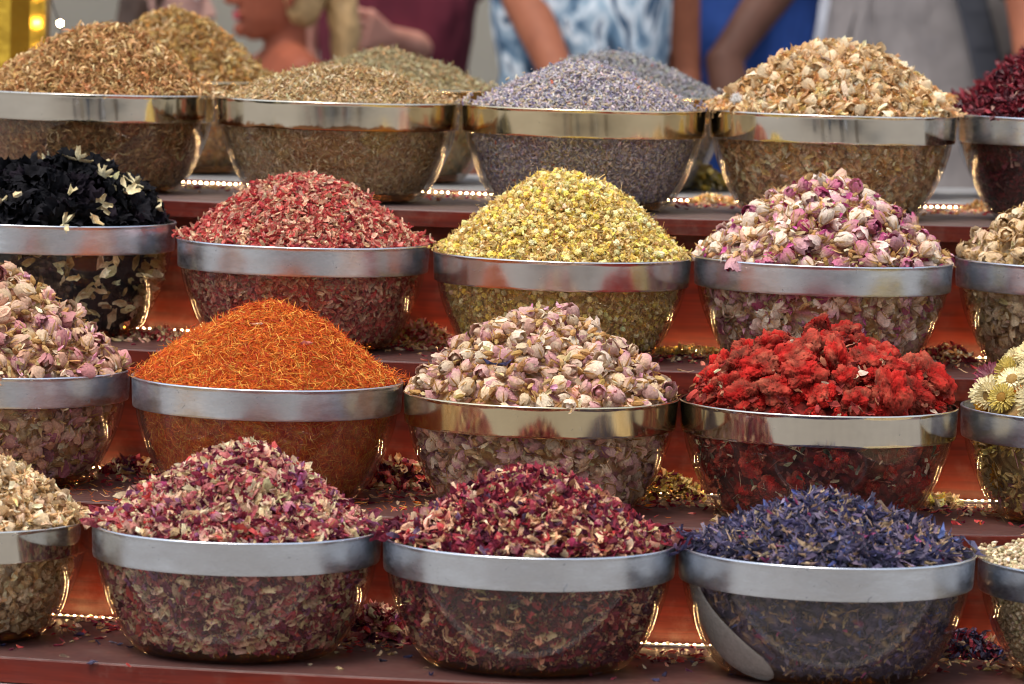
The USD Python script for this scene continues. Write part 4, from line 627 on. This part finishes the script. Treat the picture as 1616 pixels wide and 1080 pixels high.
for key, pr, sc, rho, ph, cl, lb in (((3, 1), big_flakes[0], .8, .35, 258, ('#d8b8a0', '#e8d4c0'), 'single pale petal on the orange needles near the middle'), ((3, 1), big_flakes[2], .9, .62, 300, ('#cc6a60', '#d88a78'), 'single pink petal on the orange needles towards the right'), ((3, 2), strips_[1], 1.3, .72, 242, ('#4a4a70', '#66668c'), 'slate blue petal lying among the pale pink rosebuds'), ((2, 1), big_flakes[3], 1.9, .45, 300, ('#c8a87c', '#dcc49c'), 'large beige petal on the red petals'), ((4, 1), big_flakes[5], 1.5, .86, 190, ('#9c3a84', '#b45c9c'), 'purple petal at the left foot of the pink rose petals'), ((4, 3), big_flakes[1], 1.3, .25, 280, ('#a8305c', '#c04c74'), 'crimson petal on top of the violet blue petals')):
    V, Fc, t = pr; t = np.asarray(t)[:, None]; stray('stray_petal', (V * sc, Fc), 'dried_petal', key, rho, math.radians(ph), .004, lb, 'petal', C(cl[0]) * (1 - t) + C(cl[1]) * t)
# gilt canister with a lit string of lights at the upper left, behind the bowls
cx, cy = (18 - 808) / F_PX * 6.35, 6.35; t = thing('gilt_canister', (cx, cy, EYE - .262), .15, 'hammered gilt canister with a dark lid at the upper left, hung with lights', 'canister')
cpts = [(.0, .0), (.045, .0), (.047, .004), (.047, .235), (.045, .239), (0, .239)]; v, f = revolve(cpts, 10); obj('gilt_body', (v, f), 'brass', t)
v, f = revolve([(0, .240), (.049, .240), (.050, .244), (.049, .275), (.02, .285), (0, .286)], 24); obj('lid', (v, f), 'dark_metal', t, smooth=30)
t = thing('fairy_lights', (cx, cy, EYE - .262), 0, 'string of warm fairy lights hanging beside the gilt canister', 'fairy lights')
wv = [(.060 + .010 * math.sin(i * 1.1), -.030 - .004 * (i % 3), .03 + i * .021) for i in range(13)]; W_, WF = usdkit.meshkit.np.array(wv), None
import importlib; tv, tf = needle(1, 1, 0, 0)[0:2]
sys_pts = np.array(wv); aa = np.arange(4) * np.pi / 2; ring = np.stack([np.cos(aa), np.sin(aa), 0 * aa], 1) * .0012; obj('wire', ((sys_pts[:, None] + ring[None]).reshape(-1, 3), quads(len(wv), 4, True)), 'dark_metal', t)
for p in wv[::2]: b = trimesh.creation.icosphere(1, .0042); obj('bulb', (np.array(b.vertices) + p, np.array(b.faces)), 'led_light', t)

# ---------------------------------------------------------------- the street: ground, wall beyond, the stalls opposite that the rims mirror
gm = np.array([[-60, -60, 0], [60, -60, 0], [60, 60, 0], [-60, 60, 0]], float); tag(obj('ground', (gm, [[0, 1, 2], [0, 2, 3]]), 'pavement'), 'pale paved market street', 'ground', kind='structure')
fw = thing('far_wall', (0, 13.5, 0), 0, 'pale plastered wall beyond the people in the street', 'wall'); obj('wall', box((0, .2, 3.6), (22, .4, 7.2), .02), 'plaster', fw)
for x, w, c in ((-3.4, 1.2, 'door_dark'), (2.6, 1.4, 'door_dark')): obj('door', box((x, -.03, 1.1), (w, .06, 2.2), .01), c, fw)
ow = thing('shop_front', (0, -6.5, 0), 0, 'pale shop front on the opposite side of the street, mirrored in the rims', 'shop front'); obj('wall', box((0, -.2, 3.6), (18, .4, 7.2), .02), 'pale_render', ow)
for x, w in ((-6.2, 1.3), (-3.6, 1.6), (-.4, 1.1), (2.2, 1.5), (5.0, 1.2)): obj('doorway', box((x, .02, 1.25), (w, .05, 2.5), .01), 'door_dark', ow)
for j, (x, y, w, c) in enumerate(((-5.0, -4.2, .55, '#b8304a'), (-2.4, -3.6, .45, '#d86a78'), (-1.5, -4.6, .5, '#2e6e78'), (1.0, -4.0, .5, '#c8452c'), (3.6, -4.4, .6, '#d8b050'), (.2, -5.2, .35, '#3a3f58'))):
    plain(f'cloth_{("rose", "pink", "teal", "red", "yellow", "navy")[j]}', c, .9, noise=.15); u = np.linspace(-.5, .5, 25); zz = np.linspace(.25, 1.75, 6); U2, Z2 = np.meshgrid(u, zz, indexing='ij'); P = np.stack([x + U2 * w, y + .03 * np.sin(U2 * 30 + j), Z2], -1).reshape(-1, 3); P2 = P + [0, -.012, 0]
    fq = quads(25, 6); m = cat_mesh([(P, fq), (P2, fq[:, ::-1])]); st = thing('cloth_stand', (0, 0, 0), 0, ('rose red', 'pink', 'teal', 'orange red', 'mustard', 'navy')[j] + ' cloth hung on a stand across the street', 'cloth'); obj('cloth', m, f'cloth_{("rose", "pink", "teal", "red", "yellow", "navy")[j]}', st, smooth=60)
    obj('rail', box((x, y - .006, 1.77), (w + .06, .03, .03), .004), 'dark_metal', st)
    for s_ in (-1, 1): obj('post', box((x + s_ * (w / 2 + .015), y - .006, .877), (.025, .025, 1.754), .004), 'dark_metal', st)
#PEOPLE
# ---------------------------------------------------------------- people in the street behind the stall
def skin(name, col): mat(name, {'g': ('geometry', {}), 'n': ('noise_texture', {'scale': 11.0, 'detail': 6.0, 'roughness': 0.65}), 'r': ('rgb_ramp', {'ramp': [(0.3, tuple(C(col) * [.74, .66, .64])), (0.7, tuple(np.minimum(C(col) * 1.18, 1)))]}), 'p': ('principled_bsdf', {'roughness': 0.68, 'specular_ior_level': 0.3, 'subsurface_weight': 0.12, 'subsurface_radius': (0.02, 0.008, 0.005), 'subsurface_scale': 0.3})}, [('g.position', 'n.vector'), ('n.fac', 'r.fac'), ('r.color', 'p.base_color')])
for n_, c_ in (('pale', '#b08c80'), ('sunburnt', '#84462f'), ('pinkish', '#b88674'), ('tanned', '#8a543c'), ('deep', '#573a2e'), ('olive', '#8c634e')): skin('skin_' + n_, c_)
for n_, c_ in (('charcoal', '#3a3c44'), ('burgundy', '#5a1a2a'), ('cobalt', '#2a4c94'), ('white', '#d4d6de'), ('grey', '#86807f'), ('umber', '#5a4a3c'), ('navy', '#26304a'), ('sand', '#9a8a74'), ('denim', '#3c4c66'), ('rust', '#8a3c36')): plain('fabric_' + n_, c_, .9, noise=.22, scale=9.0, bump=.01)
for n_, c_ in (('brown', '#3c2a20'), ('blond', '#a08258'), ('black', '#1c1817')): plain('hair_' + n_, c_, .55, noise=.45, scale=60.0)
plain('lip_red', '#a8404a', .4); plain('eye_white', '#e6e2dc', .3); plain('eye_dark', '#2a1c14', .3); plain('shoe_leather', '#3a2e28', .6)
mat('fabric_tiedye', {'g': ('geometry', {}), 'm': ('mapping', {'scale': (9.0, 9.0, 4.0)}), 'n': ('noise_texture', {'scale': 1.6, 'detail': 3.0, 'distortion': 1.4}), 'r': ('rgb_ramp', {'ramp': [(0.36, tuple(C('#1e3044'))), (0.45, tuple(C('#46647e'))), (0.53, tuple(C('#8ea4b4'))), (0.59, tuple(C('#ccd4da'))), (0.66, tuple(C('#34506a')))]}), 'p': ('principled_bsdf', {'roughness': .9})}, [('g.position', 'm.vector'), ('m.vector', 'n.vector'), ('n.fac', 'r.fac'), ('r.color', 'p.base_color')])
def ball(c, r, sc=None):
    s = m3.Manifold.sphere(1.0, 20); s = s.scale([r, r, r] if np.ndim(r) == 0 else list(r)); return s.translate(list(map(float, c)))
def bone(a, ra, b, rb): return m3.Manifold.batch_hull([ball(a, ra), ball(b, rb)])
def chain(pts): return [bone(pts[i][0], pts[i][1], pts[i + 1][0], pts[i + 1][1]) for i in range(len(pts) - 1)]
def solid(parts, edge, smooth_n=8):
    m = m3.Manifold.batch_boolean(parts, m3.OpType.Add).refine_to_length(edge).to_mesh(); t = trimesh.Trimesh(np.array(m.vert_properties[:, :3]), np.array(m.tri_verts)); trimesh.smoothing.filter_taubin(t, .5, .53, iterations=smooth_n); return t
def hand(wrist, elbow, s, side):
    w, e = np.array(wrist, float), np.array(elbow, float); d = (w - e) / np.linalg.norm(w - e); p = np.cross(d, [0, 1, 0]); p = p / (np.linalg.norm(p) + 1e-9); q = np.cross(p, d); out = [m3.Manifold.batch_hull([ball(w, .024 * s), ball(w + d * .085 * s + p * .030 * s, .013 * s), ball(w + d * .085 * s - p * .030 * s, .013 * s), ball(w + d * .04 * s, .022 * s)])]
    for k, ln in enumerate((.066, .078, .072, .056)):
        b = w + d * .088 * s + p * (.030 - .020 * k) * s; m1 = b + d * ln * .5 * s + q * .008 * s; tip = m1 + d * ln * .42 * s + q * .026 * s; out += chain([(b, .0095 * s), (m1, .0088 * s), (tip, .0072 * s)])
    b = w + d * .03 * s + p * .026 * s * side; m1 = b + d * .035 * s + p * .026 * s * side + q * .01 * s; out += chain([(b, .012 * s), (m1, .0105 * s), (m1 + d * .032 * s + p * .006 * side * s, .008 * s)]); return out
def person(loc, yaw, Ht, skin_m, top, bottom, hair, label, elbows=None, wrists=None, sleeves=.5, head_yaw=0.0, head_pitch=0.0, hair_style='short', wide=1.0, dress=False, group=None):
    s = Ht / 1.7; J = lambda x, y, z: np.array([x * s * (wide if abs(x) > .12 else 1), y * s, z * s])
    el = elbows or [(.25, .03, 1.10), (-.25, .03, 1.10)]; wr = wrists or [(.25, -.07, .86), (-.25, -.07, .86)]
    t = thing('person', (loc[0], loc[1], 0), yaw, label, 'person', group)
    pel, wst, chs, nkb, hd = J(0, 0, .93), J(0, 0, 1.07), J(0, .0, 1.27), J(0, .01, 1.43), np.array([0, -.012 * s, 1.575 * s])
    torso = lambda g: [m3.Manifold.batch_hull([ball(pel + [sx * .085 * s * wide, 0, 0], .092 * s + g) for sx in (-1, 1)] + [ball(wst + [sx * .065 * s * wide, 0, 0], .088 * s + g) for sx in (-1, 1)]), m3.Manifold.batch_hull([ball(wst + [sx * .065 * s * wide, 0, 0], .088 * s + g) for sx in (-1, 1)] + [ball(chs + [sx * .085 * s * wide, 0, 0], .098 * s + g) for sx in (-1, 1)]), m3.Manifold.batch_hull([ball(chs + [sx * .085 * s * wide, 0, 0], .098 * s + g) for sx in (-1, 1)] + [ball(J(sx * .155, .01, 1.385), .050 * s + g) for sx in (-1, 1)] + [ball(nkb - [0, 0, .02 * s], .058 * s + g)])]
    Rh = rot([0, 0, 1], head_yaw) @ rot([1, 0, 0], head_pitch); hp = lambda x, y, z: hd + Rh @ (np.array([x, y, z]) * s)
    head = [m3.Manifold.batch_hull([ball(hp(0, .015, .035), .088 * s), ball(hp(0, -.035, .03), .075 * s), ball(hp(0, -.045, -.045), .058 * s), ball(hp(0, -.062, -.088), .030 * s), ball(hp(0, -.01, -.05), .064 * s)]), bone(nkb, .056 * s, hp(0, .02, -.06), .052 * s), m3.Manifold.batch_hull([ball(hp(0, -.107, .025), .009 * s), ball(hp(0, -.127, -.018), .012 * s), ball(hp(.012, -.108, -.024), .009 * s), ball(hp(-.012, -.108, -.024), .009 * s)]), bone(hp(-.022, -.099, -.052), .008 * s, hp(.022, -.099, -.052), .008 * s), ball(hp(0, -.092, -.09), .02 * s)]
    for sx in (-1, 1): head += [m3.Manifold.batch_hull([ball(hp(sx * .083, .012, .03), .012 * s), ball(hp(sx * .090, .022, .02), .011 * s), ball(hp(sx * .080, .008, -.025), .009 * s)]), bone(hp(sx * .018, -.098, .045), .010 * s, hp(sx * .052, -.082, .043), .009 * s)]
    arms, slv = [], []
    for i, sx in enumerate((1, -1)):
        sh, e, w = J(sx * .185, .01, 1.375), J(*el[i]), J(*wr[i]); arms += chain([(sh, .054 * s), (sh * .6 + e * .4 + [0, -.006, 0], .048 * s), (sh * .2 + e * .8, .037 * s), (e, .035 * s)]) + [ball(e + [0, .020 * s, -.004], .020 * s)] + chain([(e, .036 * s), (e * .78 + w * .22, .041 * s), (e * .4 + w * .6, .031 * s), (w, .023 * s)]) + hand(w, e, s, sx)
        g = .014; k = sleeves
        if k > 0:
            k1 = min(k, 1.0); m_ = sh * (1 - k1) + e * k1; slv += chain([(sh, .060 * s + g), (m_, (.056 - .012 * k1) * s + g)])
            if k > 1: slv += chain([(e, .042 * s + g), (e * (2 - k) + w * (k - 1), .034 * s + g)])
        elif k == 0: slv += chain([(sh, .056 * s + g * .5), (J(sx * .12, .01, 1.40), .058 * s + g * .5)])
    legs, trs, sho = [], [], []
    for sx in (-1, 1):
        h, k, a = J(sx * .092, 0, .90), J(sx * .10, -.015, .49), J(sx * .10, .02, .085); legs += chain([(h, .088 * s), (k, .056 * s)]) + chain([(k, .056 * s), (k * .65 + a * .35 + [0, .015 * s, 0], .056 * s), (a, .038 * s), ]) + [m3.Manifold.batch_hull([ball(a - [0, 0, .045 * s], .036 * s), ball(J(sx * .11, -.13, .03), .03 * s), ball(J(sx * .10, .05, .03), .03 * s)])]
        trs += chain([(h, .104 * s), (k, .076 * s), (a + [0, 0, .03 * s], .062 * s)]); sho += [m3.Manifold.batch_hull([ball(a - [0, 0, .04 * s], .042 * s), ball(J(sx * .11, -.14, .038), .037 * s), ball(J(sx * .10, .05, .038), .037 * s)])]
    obj('body', solid(torso(0) + head + arms + legs, .014 * s), skin_m, t, smooth=True)
    low = .80 if not dress else .55
    skirt_ = [m3.Manifold.batch_hull([ball(wst + [sx * .07 * s * wide, 0, 0], .092 * s + .012) for sx in (-1, 1)] + [ball(J(sx * (.12 if dress else .10), 0, low), (.13 if dress else .10) * s + .012) for sx in (-1, 1)])]
    tp = solid(torso(.013)[:2 if sleeves < 0 else 3] + slv + skirt_, .016, 6); o_ = Ht * 31 + loc[0] * 7
    fo = meshkit.fbm(tp.vertices * [16, 16, 3.5] + o_, 3, 4); fo2 = meshkit.fbm(tp.vertices * [9, 9, 14] + o_ + 5, 2, 6); tp.vertices = tp.vertices + tp.vertex_normals * (.022 * np.abs(fo - .5) * 2 + .010 * (fo2 - .4))[:, None]
    obj('top', tp, top, t, smooth=True)
    if bottom: obj('trousers', solid(trs + [m3.Manifold.batch_hull([ball(pel + [sx * .085 * s * wide, 0, -.02 * s], .100 * s + .004) for sx in (-1, 1)])], .022, 6), bottom, t, smooth=True)
    for q in sho: obj('shoe', solid([q], .015, 6), 'shoe_leather', t, smooth=True)
    obj('lips', solid([m3.Manifold.batch_hull([ball(hp(-.024, -.098, -.054), .004 * s), ball(hp(0, -.110, -.049), .007 * s), ball(hp(.024, -.098, -.054), .004 * s)]), m3.Manifold.batch_hull([ball(hp(-.020, -.097, -.058), .004 * s), ball(hp(0, -.107, -.061), .008 * s), ball(hp(.020, -.097, -.058), .004 * s)])], .006, 3), 'lip_red', t, smooth=True)
    for sx in (-1, 1):
        e_ = obj('eye', solid([ball(hp(sx * .033, -.092, .028), .0125 * s)], .006, 1), 'eye_white', t, smooth=True); obj('iris', solid([ball(hp(sx * .034, -.101, .028), .0055 * s)], .004, 1), 'eye_dark', e_, smooth=True)
    cap = m3.Manifold.batch_hull([ball(hp(0, .022, .048), .098 * s), ball(hp(0, -.022, .058), .084 * s), ball(hp(0, .035, -.01), .085 * s)])
    cap = cap.split_by_plane(list(map(float, Rh @ np.array([0, .93, .36]))), float(np.dot(Rh @ np.array([0, .93, .36]), hp(0, -.022, .035))))[0]; hs = [cap]
    if hair_style == 'long': hs += [m3.Manifold.batch_hull([ball(hp(sx * .05, .05, .02), .06 * s) for sx in (-1, 1)] + [ball(hp(sx * .075, .085, -.28), .045 * s) for sx in (-1, 1)])]
    if hair_style == 'ponytail': hs += chain([(hp(0, .11, .05), .03 * s), (hp(0, .155, .02), .042 * s), (hp(.01, .175, -.10), .04 * s), (hp(.02, .165, -.22), .018 * s)])
    ht = solid(hs, .012, 3); n = meshkit.fbm(ht.vertices * [90, 90, 22], 2, 3) - .5; ht.vertices = ht.vertices + ht.vertex_normals * (n * .012)[:, None]; obj('hair', ht, hair, t, smooth=True)
    return t
def bx(px, y): return (px - 808) / F_PX * y
person((bx(243, 8.55), 8.55), math.radians(75), 1.30, 'skin_pale', 'fabric_charcoal', 'fabric_denim', 'hair_brown', 'pale young person in a charcoal top with long brown hair, facing the sunburnt one', hair_style='long')
person((bx(432, 8.25), 8.25), math.radians(-72), 1.335, 'skin_sunburnt', 'fabric_sand', 'fabric_navy', 'hair_blond', 'sunburnt young person with a fair ponytail, seen from the side behind the oat husks', hair_style='ponytail', sleeves=-1)
person((bx(612, 8.90), 8.90), math.radians(10), 1.70, 'skin_pinkish', 'fabric_burgundy', 'fabric_navy', 'hair_brown', 'person in a burgundy top holding a forearm across the waist', elbows=[(.16, .02, 1.11), (-.27, .03, 1.12)], wrists=[(-.05, -.20, 1.155), (-.27, -.05, .88)], sleeves=.35, hair_style='long', wide=.74)
person((bx(905, 8.50), 8.50), math.radians(-18), 1.68, 'skin_tanned', 'fabric_tiedye', None, 'hair_black', 'person in a blue and white tie-dyed dress with bare tanned arms', elbows=[(.20, .06, 1.12), (.03, -.20, 1.07)], wrists=[(.20, .0, .9), (-.12, -.27, .95)], sleeves=0, dress=True, hair_style='long')
person((bx(1128, 8.70), 8.70), math.radians(8), 1.74, 'skin_deep', 'fabric_cobalt', 'fabric_navy', 'hair_black', 'person in a cobalt blue shirt with a dark arm hanging in front', elbows=[(-.04, -.21, 1.10), (-.22, .06, 1.13)], wrists=[(.02, -.26, .86), (-.24, -.05, .88)], sleeves=.35)
person((bx(1285, 9.40), 9.40), math.radians(-5), 1.72, 'skin_olive', 'fabric_white', 'fabric_rust', 'hair_brown', 'person in a white shirt over rust red trousers with a bare brown arm', elbows=[(.27, .0, 1.12), (-.24, .03, 1.10)], wrists=[(.24, -.12, .9), (-.24, -.05, .86)], sleeves=.4, wide=.85)
pg = person((bx(1480, 8.60), 8.60), math.radians(4), 1.71, 'skin_olive', 'fabric_grey', 'fabric_charcoal', 'hair_black', 'person in a loose grey top with a black bag strap', sleeves=1.3, wide=.80)
s_ = [m3.Manifold.batch_hull([ball((-.02 + .02 * k - .012, -.125 - .012 * math.sin(k * .5), 1.38 - .07 * k), .010), ball((-.02 + .02 * k + .03, -.125 - .012 * math.sin(k * .5), 1.38 - .07 * k), .010), ball((-.0 + .02 * k - .012, -.127 - .012 * math.sin(k * .5 + .5), 1.31 - .07 * k), .010), ball((.0 + .02 * k + .03, -.127 - .012 * math.sin(k * .5 + .5), 1.31 - .07 * k), .010)]) for k in range(6)]
obj('bag_strap', solid(s_, .015, 3), 'fabric_charcoal', pg, smooth=True)
person((bx(1735, 8.40), 8.40), math.radians(12), 1.73, 'skin_tanned', 'fabric_umber', 'fabric_sand', 'hair_black', 'person in an umber shirt with a bare arm at the right edge', sleeves=.3, elbows=[(.25, .03, 1.10), (-.20, -.12, 1.13)], wrists=[(.25, -.07, .86), (-.14, -.2, .93)])

# customers on the near side of the stall, who show only in the polished rims
for px_, py_, yw, Hh, sk_, tp_, bt_, hr_, hs_, lb_ in ((-1.5, -1.6, 160, 1.66, 'skin_tanned', 'fabric_navy', 'fabric_sand', 'hair_black', 'long', 'customer in a navy top mirrored at the left of the polished rims'), (-.7, -2.6, 190, 1.75, 'skin_pinkish', 'fabric_white', 'fabric_denim', 'hair_brown', 'short', 'customer in a white shirt and jeans mirrored in the polished rims'), (.9, -1.9, 185, 1.78, 'skin_olive', 'fabric_charcoal', 'fabric_charcoal', 'hair_black', 'short', 'customer dressed in charcoal mirrored in the polished rims'), (1.6, -3.0, 170, 1.68, 'skin_pale', 'fabric_rust', 'fabric_white', 'hair_blond', 'long', 'customer in a rust top and white trousers mirrored in the polished rims'), (2.6, -1.4, 200, 1.72, 'skin_deep', 'fabric_cobalt', 'fabric_umber', 'hair_black', 'short', 'customer in a cobalt top mirrored at the right of the polished rims'), (-2.6, -2.4, 175, 1.70, 'skin_olive', 'fabric_burgundy', 'fabric_grey', 'hair_brown', 'long', 'customer in a burgundy top mirrored at the far left of the rims')):
    person((px_, py_), math.radians(yw), Hh, sk_, tp_, bt_, hr_, lb_, hair_style=hs_)

aw = thing('street_awning', (0, 0, 0), 0, 'unseen sand coloured awning added above the picture to shade the people in the street', 'awning'); u = np.linspace(-5.5, 6.5, 61); v = np.linspace(8.7, 12.4, 9); U2, V2 = np.meshgrid(u, v, indexing='ij'); Zs = 3.35 + .05 * np.sin(U2 * 5.2) + .05 * (V2 - 10)  # awning added out of view to dim the people and the wall
P = np.stack([U2, V2, Zs], -1).reshape(-1, 3); fq = quads(61, 9); obj('awning_cloth', cat_mesh([(P, fq), (P - [0, 0, .006], fq[:, ::-1])]), 'fabric_sand', aw, smooth=60)
for x_, y_ in ((-5.4, 8.75), (6.4, 8.75), (-5.4, 12.3), (6.4, 12.3)): obj('post', box((x_, y_, 1.62), (.07, .07, 3.24), .006), 'dark_metal', aw)
